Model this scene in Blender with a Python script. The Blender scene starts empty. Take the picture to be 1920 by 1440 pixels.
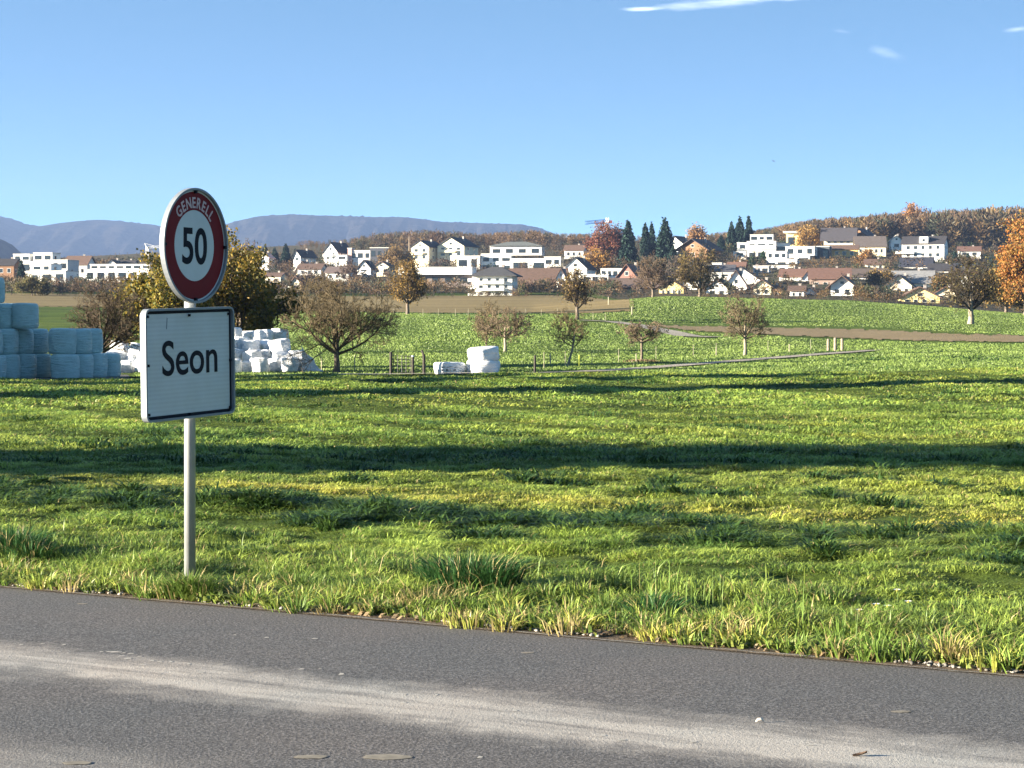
import bpy, math, random
import numpy as np
from mathutils import Vector, Matrix
random.seed(7)
RNG = np.random.default_rng(7)
D = bpy.data
scene = bpy.context.scene
COL = scene.collection
R = math.radians
F = 4000.0            # focal length in photograph pixels
CAMZ = 1.5
HOR = 600.0           # row of the eye level in the photograph
SUN_AZ = R(12)        # sun comes from the left, turned this much towards the camera side
SUN_EL = R(10.8)
SUNV = Vector((-math.cos(SUN_AZ)*math.cos(SUN_EL), -math.sin(SUN_AZ)*math.cos(SUN_EL), math.sin(SUN_EL)))
RN = (0.515, 0.857)   # unit vector across the road
RT = (0.857, -0.515)  # unit vector along the road
EDGE = 8.8            # far road edge, measured along RN

# ------------------------------------------------------------------ utilities
def tag(o, label=None, cat=None, group=None, kind=None):
    if label: o['label'] = label
    if cat: o['category'] = cat
    if group: o['group'] = group
    if kind: o['kind'] = kind
    return o

def link(o, parent=None):
    COL.objects.link(o)
    if parent is not None: o.parent = parent
    return o

def empty(name, loc, rz=0.0):
    o = D.objects.new(name, None)
    o.empty_display_size = 0.3
    o.location = loc; o.rotation_euler = (0, 0, rz)
    return link(o)

class MB:
    def __init__(s): s.v = []; s.f = []
    def add(s, vs, fs):
        b = len(s.v); s.v += [tuple(p) for p in vs]; s.f += [tuple(i+b for i in q) for q in fs]
    def box(s, x0, x1, y0, y1, z0, z1):
        s.add([(x0,y0,z0),(x1,y0,z0),(x1,y1,z0),(x0,y1,z0),(x0,y0,z1),(x1,y0,z1),(x1,y1,z1),(x0,y1,z1)],
              [(3,2,1,0),(4,5,6,7),(0,1,5,4),(1,2,6,5),(2,3,7,6),(3,0,4,7)])
    def prism_y(s, prof, y0, y1):
        n = len(prof)
        s.add([(x,y0,z) for x,z in prof]+[(x,y1,z) for x,z in prof],
              [tuple(range(n)), tuple(range(2*n-1,n-1,-1))]+[((i+1)%n,i,n+i,n+(i+1)%n) for i in range(n)])
    def prism_x(s, prof, x0, x1):
        n = len(prof)
        s.add([(x0,y,z) for y,z in prof]+[(x1,y,z) for y,z in prof],
              [tuple(range(n-1,-1,-1)), tuple(range(n,2*n))]+[(i,(i+1)%n,n+(i+1)%n,n+i) for i in range(n)])
    def tube(s, pts, rad, n=8, caps=True):
        pts = [Vector(p) for p in pts]; base = len(s.v); m = len(pts)
        for i, p in enumerate(pts):
            d = (pts[min(i+1,m-1)]-pts[max(i-1,0)]).normalized()
            a = d.cross(Vector((0,1,0) if abs(d.y) < .9 else (1,0,0))).normalized(); b = d.cross(a)
            for k in range(n):
                t = 2*math.pi*k/n
                s.v.append(tuple(p + (a*math.cos(t)+b*math.sin(t))*rad[i]))
        for i in range(m-1):
            for k in range(n):
                k2 = (k+1) % n
                s.f.append((base+i*n+k, base+i*n+k2, base+(i+1)*n+k2, base+(i+1)*n+k))
        if caps:
            s.f.append(tuple(base+k for k in range(n-1,-1,-1)))
            s.f.append(tuple(base+(m-1)*n+k for k in range(n)))
    def mesh(s, name, mat=None, smooth=False):
        me = D.meshes.new(name); me.from_pydata(s.v, [], s.f); me.update()
        if mat is not None: me.materials.append(mat)
        if smooth: me.polygons.foreach_set('use_smooth', [True]*len(me.polygons))
        return me
    def build(s, name, mat=None, parent=None, smooth=False, loc=None):
        o = D.objects.new(name, s.mesh(name, mat, smooth))
        if loc is not None: o.location = loc
        return link(o, parent)

def arr_mesh(name, v, quads=None, tris=None, col=None, mat=None, smooth=False):
    """fast mesh from numpy arrays; col is one colour per vertex"""
    me = D.meshes.new(name)
    nq = 0 if quads is None else len(quads); nt = 0 if tris is None else len(tris)
    me.vertices.add(len(v)); me.vertices.foreach_set('co', np.ascontiguousarray(v, dtype=np.float32).ravel())
    idx = []
    if nq: idx.append(np.asarray(quads).ravel())
    if nt: idx.append(np.asarray(tris).ravel())
    idx = np.concatenate(idx).astype(np.int32)
    me.loops.add(len(idx)); me.loops.foreach_set('vertex_index', idx)
    me.polygons.add(nq+nt)
    start = np.concatenate([np.arange(nq)*4, nq*4+np.arange(nt)*3]).astype(np.int32)
    me.polygons.foreach_set('loop_start', start)
    if smooth: me.polygons.foreach_set('use_smooth', np.ones(nq+nt, dtype=bool))
    me.update(calc_edges=True)
    if col is not None:
        a = me.color_attributes.new('Col', 'FLOAT_COLOR', 'POINT')
        c = np.ones((len(v), 4), dtype=np.float32); c[:, :3] = col
        a.data.foreach_set('color', c.ravel())
    if mat is not None: me.materials.append(mat)
    return me

def arr_obj(name, parent=None, **k):
    o = D.objects.new(name, arr_mesh(name, **k)); return link(o, parent)

def vn(x, y, seed=0):
    x = np.asarray(x, dtype=np.float64); y = np.asarray(y, dtype=np.float64)
    xi = np.floor(x).astype(np.int64); yi = np.floor(y).astype(np.int64)
    fx = x-xi; fy = y-yi; fx = fx*fx*(3-2*fx); fy = fy*fy*(3-2*fy)
    def h(a, b):
        a = np.asarray(a, np.int64); b = np.asarray(b, np.int64)
        n = (a*374761393 + b*668265263 + seed*974634777) & 0xffffffff
        n = ((n ^ (n >> 13))*1274126177) & 0xffffffff
        n = ((n ^ (n >> 16))*2246822519) & 0xffffffff
        return ((n ^ (n >> 15)) & 0xffff)/65535.0
    return (h(xi,yi)*(1-fx)+h(xi+1,yi)*fx)*(1-fy)+(h(xi,yi+1)*(1-fx)+h(xi+1,yi+1)*fx)*fy

def fbm(x, y, seed=0, o=4):
    s = 0; a = .5
    for k in range(o):
        s = s+a*vn(x*2**k, y*2**k, seed+k); a *= .5
    return s/(1-.5**o)

# ------------------------------------------------------------------ materials
def new_mat(name):
    m = D.materials.new(name); m.use_nodes = True
    nt = m.node_tree; nt.nodes.clear()
    out = nt.nodes.new('ShaderNodeOutputMaterial')
    b = nt.nodes.new('ShaderNodeBsdfPrincipled')
    nt.links.new(b.outputs[0], out.inputs[0])
    b.inputs['Specular IOR Level'].default_value = .3
    return m, nt, b, out

def ramp(nt, fac, stops):
    r = nt.nodes.new('ShaderNodeValToRGB'); e = r.color_ramp.elements
    while len(e) < len(stops): e.new(.5)
    for i, (p, c) in enumerate(stops):
        e[i].position = p; e[i].color = (*c, 1)
    nt.links.new(fac, r.inputs[0]); return r.outputs[0]

def noise(nt, scale, detail=4, vec=None, stretch=None, rough=.55):
    n = nt.nodes.new('ShaderNodeTexNoise'); n.inputs['Scale'].default_value = scale
    n.inputs['Detail'].default_value = detail; n.inputs['Roughness'].default_value = rough
    if vec is None:
        g = nt.nodes.new('ShaderNodeNewGeometry'); vec = g.outputs['Position']
    if stretch:
        mp = nt.nodes.new('ShaderNodeMapping'); mp.inputs['Scale'].default_value = stretch
        nt.links.new(vec, mp.inputs[0]); vec = mp.outputs[0]
    nt.links.new(vec, n.inputs['Vector']); return n.outputs[0]

def mixc(nt, fac, a, b, mode='MIX'):
    m = nt.nodes.new('ShaderNodeMix'); m.data_type = 'RGBA'; m.blend_type = mode
    for s, v in ((m.inputs[0], fac), (m.inputs[6], a), (m.inputs[7], b)):
        if hasattr(v, 'is_output'): nt.links.new(v, s)
        elif isinstance(v, tuple): s.default_value = (*v, 1)
        else: s.default_value = v
    return m.outputs[2]

def mathn(nt, op, a, b=None, c=None, clamp=False):
    m = nt.nodes.new('ShaderNodeMath'); m.operation = op; m.use_clamp = clamp
    for i, v in enumerate((a, b, c)):
        if v is None: continue
        if hasattr(v, 'is_output'): nt.links.new(v, m.inputs[i])
        else: m.inputs[i].default_value = v
    return m.outputs[0]

def bump(nt, b, h, strength=.3, dist=.02):
    n = nt.nodes.new('ShaderNodeBump'); n.inputs['Strength'].default_value = strength
    n.inputs['Distance'].default_value = dist
    nt.links.new(h, n.inputs['Height']); nt.links.new(n.outputs[0], b.inputs['Normal'])

_mc = {}
def paint(name, c, rough=.7, var=.12, scale=3.0, bmp=0.0, metal=0.0, spec=.3):
    """a surface of one colour with slight mottling"""
    key = (name, c, rough, var, scale, bmp, metal)
    if key in _mc: return _mc[key]
    m, nt, b, _ = new_mat(name)
    n = noise(nt, scale, 5)
    lo = tuple(x*(1-var) for x in c); hi = tuple(min(1, x*(1+var)) for x in c)
    nt.links.new(ramp(nt, n, [(.3, lo), (.7, hi)]), b.inputs['Base Color'])
    b.inputs['Roughness'].default_value = rough; b.inputs['Metallic'].default_value = metal
    b.inputs['Specular IOR Level'].default_value = spec
    if bmp: bump(nt, b, noise(nt, scale*6, 4), bmp, .02)
    _mc[key] = m; return m

def attr_mat(name, trans=.35, rough=.6, spec=.2, var=.15):
    """leaf and blade material: each leaf keeps its own colour; thin leaves let light through"""
    m, nt, b, out = new_mat(name)
    a = nt.nodes.new('ShaderNodeVertexColor'); a.layer_name = 'Col'
    nt.links.new(a.outputs[0], b.inputs['Base Color'])
    b.inputs['Roughness'].default_value = rough; b.inputs['Specular IOR Level'].default_value = spec
    if trans:
        t = nt.nodes.new('ShaderNodeBsdfTranslucent'); nt.links.new(a.outputs[0], t.inputs[0])
        mx = nt.nodes.new('ShaderNodeMixShader'); mx.inputs[0].default_value = trans
        nt.links.new(b.outputs[0], mx.inputs[1]); nt.links.new(t.outputs[0], mx.inputs[2])
        nt.links.new(mx.outputs[0], out.inputs[0])
    return m

M_BLADE = attr_mat('grass_blades', .28, .5, .3)
M_LEAF = attr_mat('leaves', .35, .6, .2)
M_NEEDLE = attr_mat('needles', .1, .7, .15)
M_TWIG = attr_mat('twigs', 0, .85, .1)
M_BARK = paint('bark', (.13, .105, .08), .9, .35, 6, .5)
M_BARKL = paint('pale_bark', (.26, .22, .16), .9, .3, 6, .5)

# ------------------------------------------------------------------ terrain
TAB = {
 -300: [(100,711),(140,690),(250,635),(300,613),(420,578),(600,552),(800,532),(1000,512),(1250,497),(1600,490),(2500,510),(6000,578)],
 0:   [(100,710),(140,688),(250,632),(300,610),(420,575),(600,550),(800,530),(1000,510),(1250,495),(1600,488),(2500,510),(6000,578)],
 600: [(100,705),(130,690),(180,660),(300,600),(400,585),(600,556),(800,528),(1000,500),(1250,470),(1600,455),(2500,500),(6000,578)],
 1000:[(100,703),(130,689),(170,663),(240,622),(300,596),(380,583),(600,555),(800,523),(1000,487),(1250,455),(1600,440),(2500,490),(6000,578)],
 1250:[(100,702),(150,677),(200,655),(260,622),(310,604),(400,555),(430,554.5),(480,562),(600,553),(800,515),(1000,478),(1250,458),(1600,452),(2500,490),(6000,578)],
 1600:[(100,698),(150,672),(200,656),(235,637),(270,622),(330,594),(420,563),(440,562.5),(500,570),(600,558),(800,512),(1000,472),(1250,440),(1600,425),(2500,485),(6000,578)],
 1920:[(100,692),(150,666),(200,649),(230,636),(255,624),(300,606),(380,592),(440,588),(500,590),(600,575),(800,530),(1000,487),(1250,447),(1600,418),(2500,480),(6000,578)],
 2300:[(100,690),(150,664),(200,647),(230,634),(255,622),(300,604),(380,590),(440,586),(500,588),(600,573),(800,530),(1000,487),(1250,447),(1600,418),(2500,480),(6000,578)],
}
LY = np.linspace(math.log(100), math.log(6000), 240)
PXS = sorted(TAB)
_prof = []
for px in PXS:
    ys = np.array([a for a, _ in TAB[px]], float); zs = np.array([CAMZ-(r-HOR)*a/F for a, r in TAB[px]])
    z = np.interp(np.exp(LY), ys, zs)
    zp = np.concatenate([[z[0]]*4, z, [z[-1]]*4])
    z2 = np.convolve(zp, np.ones(9)/9, 'valid')
    wgt = np.clip((LY-LY[0])/.25, 0, 1)
    _prof.append(z*(1-wgt)+z2*wgt)
PROF = np.array(_prof)

def tz(x, y):
    """height of the ground"""
    x = np.asarray(x, float); y = np.asarray(y, float)
    x, y = np.broadcast_arrays(x, y)
    yy = np.maximum(y, .3); s = x/yy
    px = np.clip(960+F*s, PXS[0], PXS[-1])
    ci = np.clip(np.searchsorted(PXS, px)-1, 0, len(PXS)-2)
    P = np.array(PXS, float); w = (px-P[ci])/(P[ci+1]-P[ci])
    ly = np.clip(np.log(yy), LY[0], LY[-1]-1e-6)
    k = (ly-LY[0])/(LY[1]-LY[0]); ki = np.minimum(np.floor(k).astype(int), len(LY)-2); kf = k-ki
    za = PROF[ci, ki]*(1-kf)+PROF[ci, ki+1]*kf
    zb = PROF[ci+1, ki]*(1-kf)+PROF[ci+1, ki+1]*kf
    z = za*(1-w)+zb*w
    n = RN[0]*x+RN[1]*y
    n100 = 100*(RN[1]+RN[0]*s)
    q = np.clip((n-12)/np.maximum(n100-12, 8), 0, 1)
    near = z*q
    z = np.where(yy < 100, near, z)
    return np.where(y < .3, 0, z)

WIND = [(13.6, .8, 1.0), (20.6, .8, .4), (24.0, 1.0, .75), (29.5, .9, .5), (35.5, 1.0, .6), (42, 1.1, .6), (49, 1.2, .8), (56, 1.2, .7), (63, 1.3, .9), (70, 1.3, .8), (77, 1.4, .8)]
def windmask(x, y):
    n = RN[0]*x+RN[1]*y; t = RT[0]*x+RT[1]*y
    n = n+(vn(t/4, n/9, 77)-.5)*1.1
    m = 0
    for c, w, a in WIND: m = m+a*np.exp(-((n-c)/w)**2)
    return m

def yardmask(x, y): return (y > 88) & (x < (250-960)/F*y)
def micro(x, y):
    """small relief of the mown meadow"""
    n = RN[0]*x+RN[1]*y; t = RT[0]*x+RT[1]*y
    m = windmask(x, y)
    b = .06*(vn(x/.55, y/.45, 1)-.4)+.045*(vn(x/.2, y/.18, 2)-.5)
    lump = np.clip(vn(t/.42, n/.3, 3)*2.0-.8, 0, 1)*np.clip(vn(t/1.6, n/1.1, 6)*2.2-.5, 0, 1)
    b = b+m*.08*lump
    far = np.clip((y-35)/40, 0, 1)
    b = b+far*.16*(np.clip(vn(x/3.0, y/1.6, 5)*1.6-.75, 0, 1))
    b = b*np.clip((n-EDGE-.25)/.8, 0, 1)
    b = b*(1-np.clip((y-95)/12, 0, 1))*np.where(yardmask(x, y), 0, 1)
    return b

def ground(x, y): return tz(x, y)+micro(x, y)
def gz(x, y): return float(tz(x, y))

def row_of(px, Y): return HOR+F*(CAMZ-gz((px-960)/F*Y, Y))/Y
def G(px, row, ymin=9.0, ymax=2400.0):
    """the first place beyond ymin where the ground shows at this height of the picture"""
    Y = ymin; prev = row_of(px, Y)
    while Y < ymax:
        Y2 = Y*1.01; r = row_of(px, Y2)
        if r <= row <= prev:
            f = (prev-row)/max(prev-r, 1e-6); return Y+(Y2-Y)*f
        Y = Y2; prev = r
    return ymax
def X(px, Y): return (px-960)/F*Y
def Z(row, Y): return CAMZ-(row-HOR)*Y/F

def grass_ground_mat():
    m, nt, b, _ = new_mat('meadow_ground')
    n1 = noise(nt, 1.4, 6); n2 = noise(nt, .045, 3); n3 = noise(nt, .5, 6, stretch=(.35, 1.4, 1))
    c = ramp(nt, n1, [(.28, (.035, .07, .012)), (.5, (.085, .14, .022)), (.72, (.16, .2, .035))])
    c2 = ramp(nt, n3, [(.3, (.075, .12, .02)), (.55, (.125, .18, .032)), (.75, (.18, .22, .048))])
    n4 = noise(nt, .16, 6, stretch=(.5, 1.6, 1), rough=.7)
    c = mixc(nt, .55, c, c2)
    tint = ramp(nt, n2, [(.35, (.85, .95, .8)), (.65, (1.15, 1.08, 1.0))])
    c = mixc(nt, 1.0, c, tint, 'MULTIPLY')
    c = mixc(nt, 1.0, c, ramp(nt, n4, [(.36, (.3, .33, .27)), (.5, (.55, .55, .5)), (.64, (.85, .78, .7))]), 'MULTIPLY')
    nt.links.new(c, b.inputs['Base Color']); b.inputs['Roughness'].default_value = .9
    b.inputs['Specular IOR Level'].default_value = .1
    bump(nt, b, noise(nt, 2.2, 8, rough=.7), .9, .25)
    return m
M_GROUND = grass_ground_mat()

GRID = []
def zone(name, mask, mat, label, lift=.06):
    """a field: a sheet just above the part of the terrain where mask(px, row, y) holds"""
    Xg, Yg, z = GRID[0]; r, c = Xg.shape; i = np.arange(r*c).reshape(r, c)
    px = 960+F*Xg/Yg; row = HOR+F*(CAMZ-z)/Yg
    k = mask(px, row, Yg); k = (k[:-1, :-1] & k[1:, 1:]).ravel()
    q = np.stack([i[:-1,:-1].ravel(), i[:-1,1:].ravel(), i[1:,1:].ravel(), i[1:,:-1].ravel()], 1)[k]
    u, inv = np.unique(q.ravel(), return_inverse=True)
    v = np.stack([Xg.ravel(), Yg.ravel(), z.ravel()+lift], 1)[u]
    o = arr_obj(name, v=v, quads=inv.reshape(-1, 4), mat=mat, smooth=True); o['kind'] = 'structure'; o['label'] = label
def ip(px, pts): return np.interp(px, [a for a, _ in pts], [b for _, b in pts])
def build_ground():
    ys = [.3]
    while ys[-1] < 9500:
        y = ys[-1]
        g = 1.08 if y < 8 else 1.0065 if y < 105 else 1.012 if y < 1300 else 1.08
        ys.append(y*g)
    ys = np.array(ys)
    s = np.concatenate([-np.geomspace(4, .32, 24), np.linspace(-.3, .3, 290), np.geomspace(.32, 4, 24)])
    S, Yg = np.meshgrid(s, ys); Xg = S*Yg
    n = RN[0]*Xg+RN[1]*Yg
    z = tz(Xg, Yg)+micro(Xg, Yg)
    z = z-.05*np.clip((EDGE+.25-n)/.2, 0, 1)
    GRID.append((Xg, Yg, z))
    r, c = Xg.shape
    v = np.stack([Xg.ravel(), Yg.ravel(), z.ravel()], 1)
    i = np.arange(r*c).reshape(r, c)
    q = np.stack([i[:-1,:-1].ravel(), i[:-1,1:].ravel(), i[1:,1:].ravel(), i[1:,:-1].ravel()], 1)
    k = len(v)     # the land beside and behind the camera
    ex = np.array([[-9500, -9500, -.05], [9500, -9500, -.05], [9500, .3, -.05], [-9500, .3, -.05],
                   [38000, 9500, 0], [-38000, 9500, 0]], float)
    v = np.concatenate([v, ex])
    q = np.concatenate([q, [[k, k+1, k+2, k+3]]])
    o = arr_obj('ground', v=v, quads=q, mat=M_GROUND, smooth=True)
    tag(o, 'mown green meadow sloping gently down from the road and up to the village', kind='structure')
build_ground()

def drape(name, left, right, mat, lift, steps=40, cross=6, label=None, jag=0.0):
    """sheet between two lines of ground points, laid on the terrain"""
    def res(line, n):
        p = np.array(line, float); d = np.concatenate([[0], np.cumsum(np.hypot(*np.diff(p, axis=0).T))])
        t = np.linspace(0, d[-1], n); return np.stack([np.interp(t, d, p[:,0]), np.interp(t, d, p[:,1])], 1)
    A = res(left, steps); B = res(right, steps)
    if jag:
        A = A+(RNG.random(A.shape)-.5)*jag; B = B+(RNG.random(B.shape)-.5)*jag
    w = np.linspace(0, 1, cross)[None, :, None]
    P = A[:, None, :]*(1-w)+B[:, None, :]*w
    z = tz(P[..., 0], P[..., 1])+micro(P[..., 0], P[..., 1])+lift
    v = np.concatenate([P, z[..., None]], 2).reshape(-1, 3)
    i = np.arange(steps*cross).reshape(steps, cross)
    q = np.stack([i[:-1,:-1].ravel(), i[:-1,1:].ravel(), i[1:,1:].ravel(), i[1:,:-1].ravel()], 1)
    o = arr_obj(name, v=v, quads=q, mat=mat, smooth=True)
    o['kind'] = 'structure'
    if label: o['label'] = label
    return o

# ------------------------------------------------------------------ road
def asphalt_mat():
    m, nt, b, _ = new_mat('asphalt')
    g = nt.nodes.new('ShaderNodeNewGeometry'); P = g.outputs['Position']
    sep = nt.nodes.new('ShaderNodeSeparateXYZ'); nt.links.new(P, sep.inputs[0])
    n = mathn(nt, 'ADD', mathn(nt, 'MULTIPLY', sep.outputs[0], RN[0]), mathn(nt, 'MULTIPLY', sep.outputs[1], RN[1]))
    warp = mathn(nt, 'MULTIPLY', mathn(nt, 'SUBTRACT', noise(nt, .5, 4), .5), .7)
    fine = mathn(nt, 'MULTIPLY', mathn(nt, 'SUBTRACT', noise(nt, 6, 6), .5), .45)
    n2 = mathn(nt, 'ADD', n, mathn(nt, 'ADD', warp, fine))
    def band(c, w):
        d = mathn(nt, 'DIVIDE', mathn(nt, 'ABSOLUTE', mathn(nt, 'SUBTRACT', n2, c)), w)
        return mathn(nt, 'SUBTRACT', 1.0, d, clamp=True)
    b1 = band(6.9, .45); b2 = band(5.2, .55)
    b3 = band(6.75, .11)
    cv = nt.nodes.new('ShaderNodeCombineXYZ'); nt.links.new(n, cv.inputs[0])
    tt = mathn(nt, 'ADD', mathn(nt, 'MULTIPLY', sep.outputs[0], RT[0]*.12), mathn(nt, 'MULTIPLY', sep.outputs[1], RT[1]*.12)); nt.links.new(tt, cv.inputs[1])
    streak = noise(nt, 7, 6, vec=cv.outputs[0], rough=.65)
    dust = mathn(nt, 'ADD', mathn(nt, 'MULTIPLY', b1, mathn(nt, 'MULTIPLY_ADD', streak, 3.6, -.85)), mathn(nt, 'MULTIPLY', b2, mathn(nt, 'MULTIPLY_ADD', streak, 1.5, -.4)), clamp=True)
    dust = mathn(nt, 'ADD', dust, mathn(nt, 'MULTIPLY', b3, .25), clamp=True)
    grain = noise(nt, 82, 3, rough=.8)
    grit = noise(nt, 240, 2)
    speck = ramp(nt, grain, [(.35, (.040, .0385, .038)), (.5, (.088, .0845, .082)), (.65, (.205, .198, .19))])
    pale = ramp(nt, grit, [(.32, (.22, .205, .18)), (.6, (.5, .47, .42))])
    brown = ramp(nt, noise(nt, .9, 4), [(.35, (.9, .92, .94)), (.7, (1.08, 1.03, 1.0))])
    c = mixc(nt, mathn(nt, 'MULTIPLY', dust, .85), speck, pale)
    c = mixc(nt, 1.0, c, brown, 'MULTIPLY')
    nt.links.new(c, b.inputs['Base Color'])
    b.inputs['Roughness'].default_value = .85; b.inputs['Specular IOR Level'].default_value = .25
    bump(nt, b, grain, .75, .006)
    return m
M_ASPH = asphalt_mat()

def rz(x, y): return .012*(1-((RN[0]*x+RN[1]*y-3.8)/5)**2)
def road_pt(n, t): return (RN[0]*n+RT[0]*t, RN[1]*n+RT[1]*t)
def build_road():
    ts = np.concatenate([np.linspace(-90, -13.4, 18), np.arange(-13, 3, .05), np.linspace(3.4, 90, 24)])
    ns = np.array([-1.2, 2, 4, 6, 7.5, 8.4, EDGE])
    v = []
    for t in ts:
        for n in ns:
            nn = n
            if n == EDGE: nn = n+.05*(float(vn(t*1.3, 0, 9))-.5)+.03*(float(vn(t*14, 3, 8))-.5)
            x, y = road_pt(nn, t); v.append((x, y, .012*(1-((n-3.8)/5)**2)))
    k = len(ns); i = np.arange(len(v)).reshape(-1, k)
    q = np.stack([i[:-1,:-1].ravel(), i[1:,:-1].ravel(), i[1:,1:].ravel(), i[:-1,1:].ravel()], 1)
    o = arr_obj('road', v=np.array(v), quads=q, mat=M_ASPH, smooth=True)
    tag(o, 'grey worn asphalt road with a pale dusty strip', kind='structure')
    # pale edge strip
    v = []
    w0 = EDGE-.012
    for t in ts:
        a = .05*(float(vn(t*1.3, 0, 9))-.5)+.03*(float(vn(t*14, 3, 8))-.5)-.004; g = .003+.03*float(vn(t*5, 2, 4))
        for n, z in ((w0+a, .006), (w0+a+.003, .0065), (w0+a+g, .006), (w0+a+g+.03, -.02)):
            x, y = road_pt(n, t); v.append((x, y, z))
    i = np.arange(len(v)).reshape(-1, 4)
    q = np.stack([i[:-1,:-1].ravel(), i[1:,:-1].ravel(), i[1:,1:].ravel(), i[:-1,1:].ravel()], 1)
    o = arr_obj('kerb_strip', v=np.array(v), quads=q, mat=paint('pale_edge', (.19, .178, .16), .9, .3, 30, .5))
    tag(o, 'thin pale strip along the far edge of the asphalt', kind='structure')
    drape('dirt_verge', [road_pt(EDGE-.04, -14), road_pt(EDGE-.04, 4)], [road_pt(EDGE+.5, -14), road_pt(EDGE+.5, 4)],
          paint('verge_soil', (.085, .062, .04), .95, .5, 14, .8), .006, 200, 5, 'bare earth and gravel between the asphalt and the grass')
build_road()

def rock_bulk(name, pts, sizes, cols, label, kind='stuff'):
    base = np.array([(1,0,0),(-1,0,0),(0,1,0),(0,-1,0),(0,0,1),(0,0,-1)], float)
    tri = np.array([(0,2,4),(2,1,4),(1,3,4),(3,0,4),(2,0,5),(1,2,5),(3,1,5),(0,3,5)])
    N = len(pts)
    v = base[None]*sizes[:, None, None]*(.6+.8*RNG.random((N, 6, 1)))*np.array([1, 1, .6])
    a = RNG.random(N)*6.28; ca, sa = np.cos(a)[:, None], np.sin(a)[:, None]
    v = np.stack([v[..., 0]*ca-v[..., 1]*sa, v[..., 0]*sa+v[..., 1]*ca, v[..., 2]], 2)+pts[:, None]
    t = (tri[None]+np.arange(N)[:, None, None]*6).reshape(-1, 3)
    o = arr_obj(name, v=v.reshape(-1, 3), tris=t, col=np.repeat(cols, 6, 0), mat=M_TWIG)
    return tag(o, label, kind=kind)
def pebbles():
    N = 3700; t = RNG.uniform(-13, 2, N); n = EDGE+.015+np.abs(RNG.normal(0, .11, N))
    keep = vn(t*1.6, n*4, 31) > .5; t, n = t[keep], n[keep]; N = len(t)
    x, y = RN[0]*n+RT[0]*t, RN[1]*n+RT[1]*t
    z = ground(x, y)+.012
    g = RNG.uniform(.07, .3, N)[:, None]
    rock_bulk('gravel', np.stack([x, y, z], 1), RNG.uniform(.004, .015, N), g*np.array([1, .93, .82]), 'loose pale pebbles along the road edge')
pebbles()

# worn white flecks and pale flat spots on the asphalt
def flat_spot(px, row, w, mat, name='pale_spot', sq=.55):
    Y = CAMZ*F/(row-HOR); x = X(px, Y); m = MB(); k = 15
    L = [(math.cos(2*math.pi*i/k)*w*(.85+.3*random.random()), math.sin(2*math.pi*i/k)*w*sq*(.85+.3*random.random())) for i in range(k)]
    vs = [(a, b, .002) for a, b in L]+[(a*.93, b*.93, .0025) for a, b in L]
    m.add(vs, [tuple(range(k, 2*k))]+[(i, (i+1)%k, k+(i+1)%k, k+i) for i in range(k)])
    return m.build(name, mat, loc=(x, Y, rz(x, Y)-.0003))
M_SPOT = paint('dried_spot', (.19, .17, .135), .9, .25, 25)
for px, row, w, lab in ((583, 1425, .06, 'dark rimmed pale spot beside the larger one at the bottom of the road'),
                        (726, 1425, .085, 'largest pale flat spot at the bottom edge of the road'),
                        (1690, 1337, .038, 'round pale spot alone on the right part of the road'),
                        (143, 1437, .05, 'faint pale spot in the bottom left corner of the road'),
                        (990, 1225, .032, 'small pale spot on the road below the dark grass tuft'),
                        (155, 1133, .03, 'small white spot near the road edge left of the sign')):
    tag(flat_spot(px, row, w, M_SPOT), lab, 'road spot', 'pale spots on the asphalt')
def flecks():
    m = MB()
    pts = [(190,1226),(205,1224),(215,1224),(225,1226),(232,1228),(245,1227),(228,1232),(240,1237),(262,1233),(285,1241),(300,1242),(268,1248),(320,1245),(354,1247),(413,1247),(600,1256),(565,1256),(640,1265),(300,1265),(120,1212),(80,1210),(40,1210),(375,1264),(757,1320),(760,1305),(818,1307),(965,1337),(900,1425),(640,1268),(440,1192),(500,1196),(590,1198),(1300,1395),(1130,1383),(1165,1392),(1520,1400)]
    for px, row in pts:
        row += random.uniform(-1.5, 1.5); Y = CAMZ*F/(row-HOR); x = X(px, Y); zf = rz(x, Y)+.0012
        w = random.uniform(.006, .018); h = random.uniform(.006, .02)
        m.add([(x-w, Y-h, zf), (x+w*.8, Y-h*.6, zf), (x+w, Y+h*.7, zf), (x-w*.5, Y+h, zf)], [(0, 1, 2, 3)])
    tag(m.build('road_marking', paint('worn_white', (.36, .34, .3), .85, .2, 40)), 'worn remains of white flecks on the asphalt', kind='structure')
flecks()
def road_bits():
    # a pebble and a curled leaf
    Y = CAMZ*F/(1358-HOR); m = MB()
    m.tube([(-.016, 0, .004), (-.008, 0, .012), (.006, .002, .013), (.016, .001, .004)], [.002, .006, .007, .002], 7)
    o = m.build('small_stone', paint('stone_pale', (.5, .46, .4), .9, .2, 60), smooth=True, loc=(X(1425, Y), Y, rz(X(1425, Y), Y)-.001))
    tag(o, 'small pale stone lying alone on the road at the right', 'stone')
    Y = CAMZ*F/(1422-HOR); m = MB()
    vs = []; nn = 7
    for i in range(nn):
        t = i/(nn-1); w = .022*math.sin(math.pi*min(1, t*.9+.08)); zc = .004+.012*t*t
        vs += [(-.024+.05*t, -w*.6, zc+.007), (-.024+.05*t, 0, zc), (-.024+.05*t, w*.6, zc+.007)]
    fs = []
    for i in range(nn-1):
        a = i*3; fs += [(a, a+1, a+4, a+3), (a+1, a+2, a+5, a+4)]
    m.add(vs, fs)
    o = m.build('fallen_leaf', paint('dead_leaf', (.07, .045, .03), .8, .3, 60), smooth=True, loc=(X(1612, Y), Y, rz(X(1612, Y), Y)-.004))
    tag(o, 'dark curled dead leaf near the bottom right of the road', 'leaf')
road_bits()

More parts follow.
